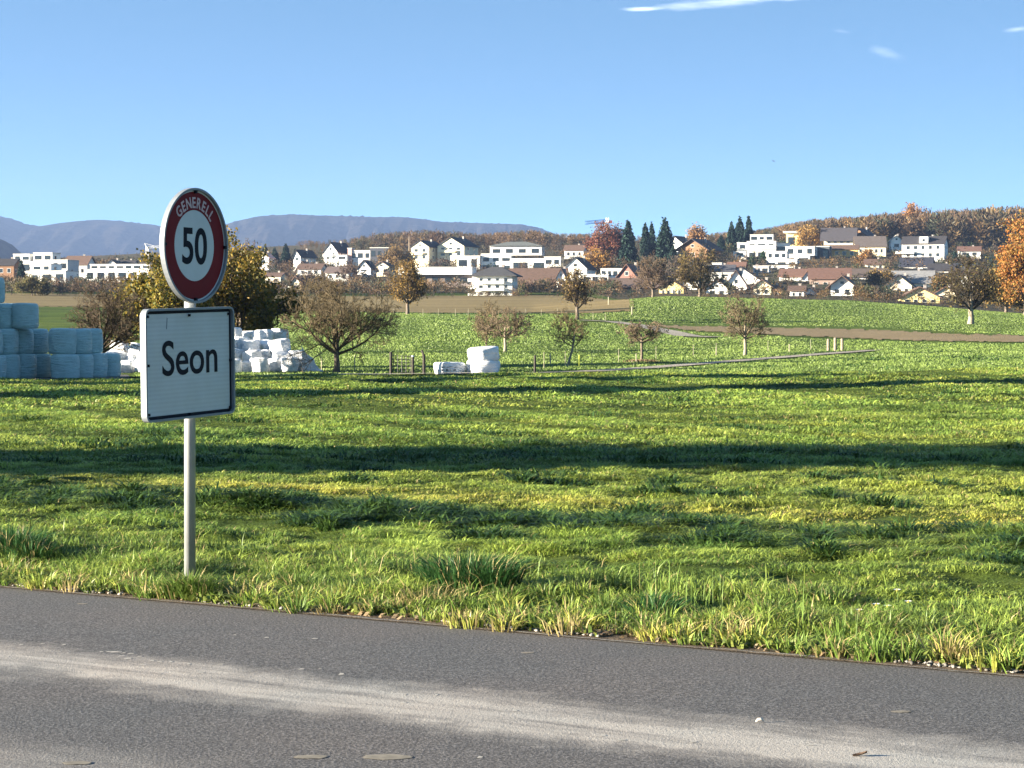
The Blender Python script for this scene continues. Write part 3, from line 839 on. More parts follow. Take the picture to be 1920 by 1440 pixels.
def near_white():
    g0 = 'white wrapped bales beside the gate'
    Y = 104; b = gz(X(906, Y), Y)-.05
    bale(906, Y, b, .80, .74, 501, M_WHITEF, 'white_bale', 'sagging white wrapped bale under another, right of the gate', 'bale', g0, squash=.07, tilt=.05, wr=.05)
    bale(907, Y+.05, b+.70, .74, .66, 502, M_WHITEF, 'white_bale', 'white wrapped bale lying on top of another, right of the gate', 'bale', g0, squash=.08, tilt=-.09, wr=.05)
    r = empty('white_bale', (X(843, Y), Y, b)); tag(r, 'single low white wrapped bale with dark print, left of the pair', 'bale', g0)
    v, f = bale_mesh(.75, .62, 503, squash=.1, tilt=.05, wr=.05)
    arr_obj('film_wrap', r, v=v, quads=f, mat=M_WHITEF, smooth=True)
    m = MB()
    for x0, x1, z0, z1 in ((-.38, -.2, .36, .42), (-.12, .18, .38, .44), (.24, .36, .36, .41), (-.36, -.28, .2, .31), (-.16, -.06, .19, .32), (.04, .1, .2, .31), (.2, .34, .21, .31)):
        def yy(x): return -math.sqrt(max(.01, .81**2-x*x))
        m.add([(x0, yy(x0), z0), (x1, yy(x1), z0+.02), (x1-.03, yy(x1), z1), (x0+.02, yy(x0), z1-.02)], [(0, 1, 2, 3)])
    m.build('print', paint('film_print', (.1, .12, .14), .6, .3, 8), r)
near_white()

# ------------------------------------------------------------------ trees
def seg_arrays(segs, sides=3):
    """segs: rows p0(3) p1(3) r0 r1 -> thin prisms"""
    S = np.array(segs, float); N = len(S); p0, p1 = S[:, :3], S[:, 3:6]
    d = p1-p0; d /= np.maximum(np.linalg.norm(d, axis=1), 1e-9)[:, None]
    ref = np.where(np.abs(d[:, 2:3]) < .9, [[0, 0, 1.0]], [[1.0, 0, 0]])
    a = np.cross(d, ref); a /= np.linalg.norm(a, axis=1)[:, None]; b = np.cross(d, a)
    th = 2*np.pi*np.arange(sides)/sides
    ring = a[:, None]*np.cos(th)[None, :, None]+b[:, None]*np.sin(th)[None, :, None]
    v = np.concatenate([p0[:, None]+ring*S[:, 6][:, None, None], p1[:, None]+ring*S[:, 7][:, None, None]], 1).reshape(-1, 3)
    k = np.arange(sides); k2 = (k+1) % sides
    q = np.stack([k, k2, sides+k2, sides+k], 1)
    q = (q[None]+np.arange(N)[:, None, None]*2*sides).reshape(-1, 4)
    return v, q

def quads_at(P, size, rng, flat=0.0, asp=1.0):
    N = len(P); a = rng.normal(size=(N, 3)); a /= np.linalg.norm(a, axis=1)[:, None]
    b = rng.normal(size=(N, 3)); b -= a*(a*b).sum(1)[:, None]; b /= np.linalg.norm(b, axis=1)[:, None]
    s = (size/2)[:, None]; a = a*s*asp; b = b*s
    v = np.stack([P-a-b*.4, P+a*.2-b, P+a+b*.4, P-a*.2+b], 1).reshape(-1, 3)
    return v, np.arange(N*4).reshape(-1, 4)

def ribbons(p0, p1, w0, w1, rng):
    N = len(p0); d = p1-p0; r = rng.normal(size=(N, 3)); s = np.cross(d, r); s /= np.maximum(np.linalg.norm(s, axis=1), 1e-9)[:, None]
    v = np.stack([p0-s*w0[:, None]/2, p0+s*w0[:, None]/2, p1+s*w1[:, None]/2, p1-s*w1[:, None]/2], 1).reshape(-1, 3)
    return v, np.arange(N*4).reshape(-1, 4)

def tree(px, base, top, half, trunk_row, Y, name, lab, seed, cat='tree', group=None, twc=(0.105, 0.081, 0.056), leaf=None, nleaf=0, lsize=.14, limbs=8, flat=1.0, trunk_r=None,
         sub=(7, 7, 5), bark=None, lean=0.0, dens=1.0, xy=None):
    """a broadleaved tree: tapered trunk with limbs, twigs, and leaves where it has any"""
    rng = np.random.default_rng(seed); rr = random.Random(seed)
    if xy is None:
        x0, y0 = X(px, Y), Y; s = Y/F
        H = (base-top)*s; hT = (base-trunk_row)*s; Rr = half*s
    else:
        x0, y0 = xy; H, hT, Rr = base, top, half
    z0 = gz(x0, y0)+(0 if y0 > 95 else float(micro(x0, y0)))
    if xy is None and Y > 450: z0 = min(z0, Z(base, Y))
    r = empty(name, (x0, y0, z0)); tag(r, lab, cat, group)
    tr = trunk_r or max(.06, H*.034); tw = max(.008, Y*.00013)
    zc = hT+(H-hT)*.42; Rz = H-zc
    m = MB(); bx, by = lean*hT, 0
    m.tube([(0, 0, -.4), (0, 0, 0), (bx*.3+tr*.2, tr*.1, hT*.35), (bx*.8, -tr*.2, hT*.75), (bx, by, hT*1.05), (bx*1.2, by, hT+(H-hT)*.3)],
           [tr*1.5, tr*1.25, tr*.95, tr*.85, tr*.8, tr*.3], 9)
    segs = []; tips = []
    def grow(p, d, L, rad, lev, nseg):
        q = p; pts = [p]
        for i in range(nseg):
            d = (d+Vector((rr.gauss(0, .12), rr.gauss(0, .12), rr.gauss(.07, .1)))).normalized()
            n = q+d*(L/nseg)
            ra = max(tw*.7, rad*(1-.62*i/nseg)); rb = max(tw*.6, rad*(1-.62*(i+1)/nseg))
            segs.append((*q, *n, ra, rb)); q = n; pts.append(n)
        if lev < len(sub):
            nb = max(2, int(sub[lev]*dens+rr.random()))
            for k in range(nb):
                f = .22+.78*(k+rr.random())/nb; j = min(nseg-1, int(f*nseg)); a = pts[j]; b = pts[j+1]; s = a.lerp(b, f*nseg-j if f*nseg-j <= 1 else 1)
                dd = (b-a).normalized(); side = Vector((rr.gauss(0, 1), rr.gauss(0, 1), rr.gauss(.15, .8))); side = (side-dd*side.dot(dd)).normalized()
                nd = (dd*rr.uniform(.45, .9)+side*rr.uniform(.6, 1.0)).normalized()
                nl = L*rr.uniform(.36, .62)*(1.15-.5*f)
                grow(s, nd, nl, rad*.5*(1-.4*f), lev+1, 3 if lev == 0 else 2)
        else:
            tips.append(q)
            tips.append(pts[-2])
    for i in range(limbs):
        az = 2*math.pi*(i*.618+rr.uniform(-.06, .06)); fr = (i+.5)/limbs
        el = math.radians(-4+88*fr**1.35)
        e = Vector((Rr*math.cos(az)*math.cos(el), Rr*math.sin(az)*math.cos(el), zc+Rz*math.sin(el)*flat+ (0 if flat == 1 else (H-zc)*(1-flat)*.2)))
        st = Vector((bx, by, hT*(.82+.3*fr)))
        d0 = (e-st); L = d0.length*.86
        dd = Vector((d0.x, d0.y, d0.z*.55)).normalized()
        grow(st, dd, L, tr*.55*(1-.35*fr), 0, 5)
    m.build('trunk', bark or M_BARK, r, True)
    v, q = seg_arrays(segs)
    nv = len(v); c = np.array(twc)[None]*np.repeat(rng.uniform(.65, 1.4, len(segs)), 6)[:, None]
    V, Q, Cc = [v], [q], [c]
    if nleaf:
        T = np.array([tuple(t) for t in tips]); P = T[rng.integers(0, len(T), nleaf)]+rng.normal(0, lsize*1.6, (nleaf, 3))
        lv, lq = quads_at(P, lsize*rng.uniform(.6, 1.4, nleaf), rng)
        cl = np.array(leaf); ci = cl[rng.integers(0, len(cl), nleaf)]
        ci = ci*.95*(.6+.8*vn(P[:, 0]/(Rr*.3)+seed, P[:, 2]/(Rr*.25)+P[:, 1]/(Rr*.3), seed))[:, None]*rng.uniform(.8, 1.2, nleaf)[:, None]
        V.append(lv); Q.append(lq+nv); Cc.append(np.repeat(ci, 4, 0))
    arr_obj('crown', r, v=np.concatenate(V), quads=np.concatenate(Q), col=np.concatenate(Cc), mat=M_LEAF if nleaf else M_TWIG)
    return r

ORCH = 'orchard trees on the meadow'
BR = (.14, .108, .072)
YG = [(.23, .17, .03), (.17, .15, .03), (.1, .1, .025), (.27, .19, .035), (.07, .08, .02)]
tree(631, 693, 512, 104, 652, 110, 'bare_tree', 'large wide bare tree between the white bale heap and the gate', 11, group=ORCH, twc=(.105, .083, .05), limbs=13, sub=(9, 8, 6), trunk_r=.16)
tree(208, 690, 515, 70, 640, 108, 'bare_tree', 'dense bare tree behind the teal bales', 12, group=ORCH, twc=(0.074, 0.057, 0.040), limbs=12, sub=(9, 8, 6), lean=-.35)
tree(312, 690, 488, 78, 645, 126, 'yellow_tree', 'yellow leaved tree behind the left side of the sign', 13, leaf=YG, nleaf=17000, lsize=.15, limbs=10, sub=(8, 7, 3))
tree(452, 690, 462, 74, 640, 130, 'yellow_tree', 'olive and yellow leaved tree right of the round sign', 14, leaf=[(.2, .15, .03), (.13, .12, .03), (.26, .17, .03), (.1, .09, .025)], nleaf=19000, lsize=.15, limbs=10, sub=(8, 7, 3))
tree(764, 592, 492, 27, 570, G(764, 590, 150), 'yellow_tree', 'ochre tree with a thin trunk at the far edge of the paddock', 15, leaf=[(.26, .16, .04), (.2, .13, .04), (.15, .11, .04)], nleaf=5000, lsize=.22, limbs=9, sub=(7, 6, 3))
tree(947, 661, 572, 54, 630, G(947, 661, 100), 'bare_tree', 'spreading bare tree with a pale trunk behind the white bale pair', 16, group=ORCH, twc=BR, limbs=10, sub=(8, 6, 4), bark=M_BARKL, flat=.75)
tree(912, 652, 565, 27, 640, G(912, 652, 100)-6, 'bare_tree', 'slender upright bare tree right behind the white bale pair', 17, group=ORCH, twc=(0.124, 0.096, 0.056), limbs=9, sub=(7, 6, 4), trunk_r=.07)
tree(1065, 686, 578, 34, 645, G(1065, 686, 90), 'bare_tree', 'slim young tree with a leaning forked trunk near the yellow stake', 18, group=ORCH, twc=(0.118, 0.093, 0.053), limbs=8, sub=(7, 6, 4), bark=M_BARKL, trunk_r=.075, lean=.25)
tree(1082, 602, 503, 19, 578, G(1082, 600, 150), 'bare_tree', 'dark bushy tree at the fence behind the slim young tree', 19, twc=(0.087, 0.065, 0.043), leaf=[(.13, .1, .035), (.18, .12, .04)], nleaf=1200, lsize=.2, limbs=9, sub=(8, 6, 4))
tree(1203, 677, 596, 46, 638, G(1203, 677, 90), 'bare_tree', 'low flat topped bare tree in the middle of the paddock', 20, group=ORCH, twc=BR, limbs=10, sub=(8, 6, 4), flat=.5, trunk_r=.09)
tree(1397, 667, 553, 44, 630, G(1397, 667, 90), 'bare_tree', 'round crowned bare tree with a straight pale trunk near the track', 21, group=ORCH, twc=(0.124, 0.102, 0.062), limbs=11, sub=(8, 7, 4), bark=M_BARKL, trunk_r=.13)
tree(1820, 608, 478, 56, 578, G(1820, 608, 250), 'bare_tree', 'big dark bare tree alone on the right hillside', 22, twc=(0.074, 0.059, 0.037), leaf=[(.12, .1, .03)], nleaf=600, lsize=.25, limbs=11, sub=(8, 7, 5), bark=M_BARKL, trunk_r=.42)
tree(1925, 600, 412, 36, 580, 395, 'orange_tree', 'orange leaved tree at the right picture edge', 23, leaf=[(.34, .13, .03), (.27, .115, .03), (.36, .17, .04), (.24, .16, .04), (.3, .18, .05)], nleaf=24000, lsize=.33, limbs=10, sub=(7, 6, 3))
tree(1886, 588, 500, 34, 575, 420, 'ochre_bush', 'yellow brown bush under the orange tree at the right edge', 41, leaf=[(.3, .19, .05), (.22, .15, .05), (.16, .13, .04)], nleaf=14000, lsize=.33, limbs=10, sub=(7, 6, 3))
tree(1224, 556, 478, 36, 540, 420, 'bare_tree', 'round bare tree on the crest below the tall conifers', 24, twc=(0.105, 0.077, 0.053), limbs=10, sub=(8, 7, 4))
tree(1312, 556, 463, 38, 540, 425, 'bare_tree', 'dense round bare tree on the crest below the timber chalet', 25, twc=(0.124, 0.093, 0.053), leaf=[(.2, .15, .05)], nleaf=1800, lsize=.28, limbs=11, sub=(8, 7, 4))
tree(1138, 510, 424, 33, 490, 900, 'red_tree', 'rust red tree left of the tall conifers', 26, leaf=[(.17, .06, .04), (.12, .05, .035), (.2, .09, .045)], nleaf=9000, lsize=.6, limbs=9, sub=(7, 6, 3))
tree(1120, 530, 470, 22, 515, 780, 'yellow_tree', 'small yellow tree in front of the rust red one', 27, leaf=[(.36, .2, .05), (.28, .16, .05)], nleaf=4000, lsize=.5, limbs=7, sub=(6, 5, 3))
tree(1712, 480, 384, 15, 440, 1180, 'orange_tree', 'tall tan topped tree rising above the wood on the right', 28, leaf=[(.34, .17, .06), (.26, .13, .05)], nleaf=4500, lsize=.7, limbs=8, sub=(6, 5, 3))
tree(1518, 480, 425, 20, 460, 1010, 'yellow_tree', 'ochre tree beside the yellow modern house', 29, leaf=[(.34, .2, .05), (.26, .16, .05)], nleaf=4000, lsize=.6, limbs=8, sub=(6, 5, 3))
tree(1628, 512, 472, 13, 500, 880, 'orange_tree', 'orange bushy tree below the long cream house', 30, leaf=[(.34, .16, .04), (.24, .14, .05)], nleaf=3500, lsize=.5, limbs=8, sub=(6, 5, 3))
tree(1652, 560, 508, 28, 545, 700, 'bushy_tree', 'broad olive brown tree left of the grey roofed house', 31, leaf=[(.2, .13, .04), (.13, .1, .035), (.26, .16, .04)], nleaf=6500, lsize=.42, limbs=9, sub=(7, 6, 3))
tree(1768, 560, 520, 26, 548, 640, 'bushy_tree', 'brown bushy tree left of the big dark bare tree', 32, leaf=[(.22, .14, .05), (.15, .1, .04)], nleaf=3600, lsize=.4, limbs=8, sub=(6, 5, 3))
tree(1845, 505, 415, 24, 470, 1120, 'yellow_tree', 'tan tree at the edge of the wood above the dark hedge', 33, leaf=[(.25, .18, .06), (.2, .14, .05)], nleaf=4500, lsize=.65, limbs=8, sub=(6, 5, 3))
tree(1305, 480, 425, 14, 460, 1080, 'orange_tree', 'tan tree behind the timber chalet', 34, leaf=[(.3, .17, .07)], nleaf=2600, lsize=.65, limbs=7, sub=(6, 5, 3))
tree(1265, 530, 478, 26, 510, 760, 'bare_tree', 'grey bare tree between the conifers and the crest', 35, twc=(0.093, 0.074, 0.056), limbs=8, sub=(7, 6, 3))
tree(585, 555, 505, 40, 540, 640, 'bare_tree', 'bare tree behind the low white wall on the left', 36, twc=(0.093, 0.068, 0.053), limbs=9, sub=(7, 6, 3))
tree(655, 540, 490, 30, 525, 740, 'bare_tree', 'bare tree between the two white gables', 37, twc=(0.093, 0.068, 0.053), limbs=9, sub=(7, 6, 3))
tree(745, 520, 462, 26, 505, 860, 'yellow_tree', 'ochre tree left of the cream gables', 38, leaf=[(.22, .14, .05), (.16, .11, .05)], nleaf=3400, lsize=.5, limbs=8, sub=(6, 5, 3))
tree(462, 500, 450, 26, 490, 1000, 'bare_tree', 'grey brown tree on the skyline right of the round sign', 39, twc=(0.093, 0.068, 0.053), limbs=8, sub=(7, 6, 3))
tree(60, 556, 520, 30, 548, 560, 'bushy_tree', 'olive bush behind the teal bales', 40, leaf=[(.16, .13, .05), (.1, .1, .04)], nleaf=3600, lsize=.35, limbs=8, sub=(6, 5, 3))

def conifer(px, base, top, half, Y, lab, seed, dark=(.018, .036, .022), group='conifers in the village', n=900, xy=None):
    rng = np.random.default_rng(seed)
    if xy is None: x0, y0 = X(px, Y), Y; s = Y/F; H = (base-top)*s; Rr = half*s
    else: x0, y0 = xy; H, Rr = base, half
    r = empty('conifer', (x0, y0, gz(x0, y0) if xy else Z(base, Y))); tag(r, lab, 'tree', group)
    m = MB(); m.tube([(0, 0, -2), (0, 0, 0), (0, 0, H*.6), (0, 0, H*.985)], [H*.022, H*.02, H*.01, H*.002], 7); m.build('trunk', M_BARK, r)
    f = 1-np.sqrt(rng.random(n))*.97; f = np.clip(f+rng.normal(0, .01, n), .03, .99)
    wob = .75+.5*vn(f*14+seed, np.zeros(n), seed)
    az = rng.uniform(0, 6.283, n); rad = Rr*(1-f)**.85*wob*rng.uniform(.75, 1.1, n)+.02*H*rng.random(n)
    d = np.stack([np.cos(az), np.sin(az), np.zeros(n)], 1)
    a = np.zeros((n, 3)); a[:, 2] = f*H; mid = a+d*(rad*.55)[:, None]; mid[:, 2] += rad*.08; e = a+d*rad[:, None]; e[:, 2] -= rad*rng.uniform(.15, .5, n)
    w = H*.045*rng.uniform(.6, 1.3, n)
    v1, q1 = ribbons(a+d*(rad*.15)[:, None], mid, w*.6, w, rng); v2, q2 = ribbons(mid, e, w, w*.35, rng)
    k = 5; P = np.repeat(mid, k, 0)*rng.random((n*k, 1))+0; t = rng.random((n*k, 1)); P = np.repeat(mid, k, 0)*(1-t)+np.repeat(e, k, 0)*t+rng.normal(0, H*.012, (n*k, 3))
    v3, q3 = quads_at(P, H*.03*rng.uniform(.6, 1.4, n*k), rng, asp=1.5)
    c1 = np.array(dark)[None]*rng.uniform(.6, 1.6, n)[:, None]; c3 = np.array(dark)[None]*rng.uniform(.6, 1.9, n*k)[:, None]
    v = np.concatenate([v1, v2, v3]); q = np.concatenate([q1, q2+len(v1), q3+len(v1)+len(v2)])
    arr_obj('crown', r, v=v, quads=q, col=np.concatenate([np.repeat(c1, 4, 0), np.repeat(c1, 4, 0), np.repeat(c3, 4, 0)]), mat=M_NEEDLE)
    return r
for i, a in enumerate([
    (1178, 508, 411, 27, 860, 'pointed dark conifer with a thin tip right of the rust red tree'),
    (1210, 478, 417, 14, 930, 'slim conifer, left one of the close pair behind the tallest'),
    (1222, 478, 415, 13, 935, 'slim conifer, right one of the close pair behind the tallest'),
    (1247, 505, 406, 26, 850, 'tallest broad conifer in the middle of the village'),
    (1262, 505, 460, 20, 830, 'lower dark conifer at the foot of the tallest one'),
    (1372, 470, 415, 17, 1020, 'dark conifer at the left of the clump above the white modern houses'),
    (1387, 468, 405, 20, 1030, 'middle and broadest conifer of the clump above the white modern houses'),
    (1404, 468, 404, 15, 1025, 'pointed conifer at the right of the clump above the white modern houses'),
    (1352, 470, 440, 14, 1000, 'small dark conifer at the left foot of the clump'),
    (1698, 470, 408, 8, 1150, 'narrow dark conifer beside the tall tan topped tree'),
    (497, 500, 458, 16, 980, 'dark conifer nearest to the pink roofed house on the left'),
    (515, 500, 462, 14, 985, 'small dark conifer between two others on the left'),
    (536, 500, 455, 15, 990, 'dark pointed conifer left of the narrow dark roofed gable'),
    (553, 500, 465, 11, 1000, 'thin conifer just above the narrow dark roofed gable'),
    (40, 545, 486, 14, 700, 'dark conifer in front of the white terraced blocks at the left'),
    (725, 500, 470, 5, 900, 'thin dark conifer right of the black modern house'),
    (1430, 508, 470, 18, 890, 'green conifer below the white modern house'),
    (1410, 505, 478, 14, 880, 'low green conifer left below the white modern house'),
    (1790, 500, 470, 12, 900, 'dark garden conifer right of the white house with dark roof'),
    (1815, 505, 473, 12, 905, 'dark garden conifer near the right hillside hedge'),
]):
    conifer(*a, seed=600+i, dark=(.02, .045, .02) if 'green' in a[5] else (.014, .03, .022))

# woods and village undergrowth, far masses
def scrub(name, pts, hs, cols, label, per=110, wf=.3, mat=None, round_=.42, seed=5):
    rng = np.random.default_rng(seed); N = len(pts)
    ids = np.repeat(np.arange(N), per); M = len(ids)
    H = hs[ids]; u = rng.normal(size=(M, 3)); u /= np.linalg.norm(u, axis=1)[:, None]; rr = rng.random(M)**.45
    c = np.zeros((M, 3)); c[:, 2] = H*.56
    e = np.stack([u[:, 0]*H*round_*.75, u[:, 1]*H*round_*.75, u[:, 2]*H*.45], 1)*rr[:, None]
    p = pts[ids]+c+e
    d = u*np.array([1, 1, .7])+np.array([0, 0, .4])+rng.normal(0, .35, (M, 3)); d /= np.linalg.norm(d, axis=1)[:, None]
    L = H*.11*rng.uniform(.6, 1.5, M)
    v, q = ribbons(p-d*L[:, None]*.5, p+d*L[:, None]*.5, H*wf*.1*rng.uniform(.5, 1.4, M), H*wf*.04*np.ones(M), rng)
    cc = (cols*rng.uniform(.6, 1.35, N)[:, None])[ids]*rng.uniform(.75, 1.3, M)[:, None]
    k = 2*np.arange(N); tv, tq = ribbons(np.repeat(pts-np.array([0, 0, 1.0]), 2, 0), np.repeat(pts+np.stack([np.zeros(N), np.zeros(N), hs*.75], 1), 2, 0), np.repeat(hs*.028, 2), np.repeat(hs*.01, 2), rng)
    tc = np.tile(np.array([[.12, .1, .08]]), (2*N*4, 1))
    o = arr_obj(name, v=np.concatenate([v, tv]), quads=np.concatenate([q, tq+len(v)]), col=np.concatenate([np.repeat(cc, 4, 0), tc]), mat=mat or M_LEAF)
    return tag(o, label, kind='stuff')

def pick(rng, pal, n):
    p = np.array(pal); return p[rng.integers(0, len(p), n)]
BROWN = [(.115, .075, .042), (.1, .066, .04), (.14, .09, .048), (.08, .057, .04), (.12, .075, .046), (.16, .1, .042), (.09, .07, .038), (.062, .055, .032)]

def woods():
    rng = np.random.default_rng(21)
    # right hand wood
    N = 900; px = rng.uniform(1290, 1990, N); Y = rng.uniform(1080, 1420, N)
    x = (px-960)/F*Y; z = tz(x, Y)
    tops = np.interp(px, [1290, 1340, 1420, 1500, 1560, 1640, 1760, 1850, 1990], [449, 436, 430, 414, 408, 402, 395, 389, 385])
    h = np.clip((600-tops)/F*Y+1.5-z, 4, 22)*rng.uniform(.72, 1.04, N)
    pts = np.stack([x, Y, z], 1)
    scrub('forest', pts, h, pick(rng, BROWN+[(.15, .1, .045), (.07, .07, .035), (.045, .05, .03)], N), 'leafless brown wood along the hilltop on the right', per=160, seed=31, wf=.42)
    # middle wood behind the cream gables
    N = 640; px = rng.uniform(560, 1330, N); Y = rng.uniform(1120, 1500, N); x = (px-960)/F*Y; z = tz(x, Y)
    tops = np.interp(px, [560, 620, 700, 800, 900, 1000, 1060, 1120, 1200, 1280, 1330], [478, 458, 436, 430, 436, 430, 438, 436, 454, 450, 444])
    h = np.clip((600-tops)/F*Y+1.5-z, 4, 17)*rng.uniform(.72, 1.03, N)
    scrub('forest', np.stack([x, Y, z], 1), h, pick(rng, BROWN+[(.13, .085, .04), (.05, .055, .03)], N), 'leafless brown wood on the slope behind the cream gabled houses', per=150, seed=32, wf=.42)
    # left skyline trees
    N = 240; px = rng.uniform(-60, 620, N); Y = rng.uniform(1100, 1500, N); x = (px-960)/F*Y; z = tz(x, Y)
    tops = np.interp(px, [-60, 0, 100, 180, 250, 300, 420, 460, 520, 600], [485, 486, 492, 490, 478, 485, 470, 464, 470, 480])
    h = np.clip((600-tops)/F*Y+1.5-z, 2.5, 15)*rng.uniform(.6, 1.0, N)
    scrub('forest', np.stack([x, Y, z], 1), h, pick(rng, BROWN+[(.05, .06, .04)], N), 'low line of dark trees behind the left houses', per=80, seed=33, wf=.42)
woods()

# ------------------------------------------------------------------ houses
HOUSES = []     # px0, px1, Y, for keeping scrub out of the way
GLASS = paint('window_glass', (.02, .025, .03), .15, .3, 2, 0, 0, .6)
_wm = {}
def win_mesh(w, h, fr):
    k = (round(w, 2), round(h, 2), fr.name)
    if k in _wm: return _wm[k]
    m = MB(); t = .09
    m.box(-w/2, w/2, -.05, .02, -h/2, -h/2+t); m.box(-w/2, w/2, -.05, .02, h/2-t, h/2)
    m.box(-w/2, -w/2+t, -.05, .02, -h/2+t, h/2-t); m.box(w/2-t, w/2, -.05, .02, -h/2+t, h/2-t)
    p = MB(); p.box(-w/2+t, w/2-t, -.025, .02, -h/2+t, h/2-t)
    _wm[k] = (m.mesh('window', fr), p.mesh('pane', GLASS)); return _wm[k]

class Bld:
    def __init__(s, px0, px1, bot, Y, name, label, cat, group, yaw):
        s.Y = Y; s.a = R(yaw); s.pm = (px0+px1)/2; s.k = Y/F
        x = X(s.pm, Y); s.zb = Z(bot, Y); s.ground = min(gz(x, Y), s.zb)
        s.root = empty(name, (x, Y, s.zb), -s.a); tag(s.root, label, cat, group)
        s.c = math.cos(s.a); HOUSES.append((px0, px1, Y, bot))
    def lx(s, px): return (px-s.pm)*s.k/s.c
    def lz(s, row): return Z(row, s.Y)-s.zb
    def window(s, x, z, w, h, fr, y=0.0, rz=0.0):
        a, b = win_mesh(w, h, fr)
        o = link(D.objects.new('window', a), s.root); o.location = (x, y, z); o.rotation_euler = (0, 0, rz)
        link(D.objects.new('pane', b), o)
    def grid(s, x0, x1, z0, z1, nx, ny, fr, y=0.0, ws=.5, hs=.52, rz=0.0, side=None):
        for j in range(ny):
            for i in range(nx):
                cw = (x1-x0)/nx; chh = (z1-z0)/ny
                w = min(cw*ws*random.uniform(.9, 1.1), 2.4); h = min(chh*hs, 1.7)
                u = x0+cw*(i+.5); z = z0+chh*(j+.52)
                if side is None: s.window(u, z, w, h, fr, y)
                else: s.window(side, u, z, w, h) if False else s._side(side, u, z, w, h, fr)
    def _side(s, x, y, z, w, h, fr):
        a, b = win_mesh(w, h, fr)
        o = link(D.objects.new('window', a), s.root); o.location = (x, y, z); o.rotation_euler = (0, 0, R(90))
        link(D.objects.new('pane', b), o)

def wallm(c): return paint('plaster', c, .85, .06, .8)
def roofm(c):
    key = ('roof', c)
    if key in _mc: return _mc[key]
    m, nt, b, _ = new_mat('roof_tiles')
    n = noise(nt, 1.2, 6, stretch=(1, 1, 3)); n2 = noise(nt, 6, 3)
    lo = tuple(x*.72 for x in c); hi = tuple(x*1.25 for x in c)
    nt.links.new(ramp(nt, mathn(nt, 'MULTIPLY_ADD', n2, .4, mathn(nt, 'MULTIPLY', n, .6)), [(.35, lo), (.65, hi)]), b.inputs['Base Color'])
    b.inputs['Roughness'].default_value = .8
    bump(nt, b, n2, .4, .05)
    _mc[key] = m; return m
FRAMEW = paint('white_frame', (.6, .6, .58), .6); FRAMEB = paint('brown_frame', (.12, .07, .04), .6); FRAMED = paint('dark_frame', (.04, .042, .045), .5)
WH = (.8, .79, .74); CR = (.78, .7, .5); YE = (.8, .66, .3); GY = (.5, .5, .5); LG = (.68, .66, .62); WD = (.2, .11, .06); OR = (.7, .42, .16); PK = (.55, .34, .3)
RD = (.035, .033, .036); RB = (.11, .07, .052); RR_ = (.135, .075, .054); RG = (.19, .19, .19)
VG = 'village houses beyond the fields'

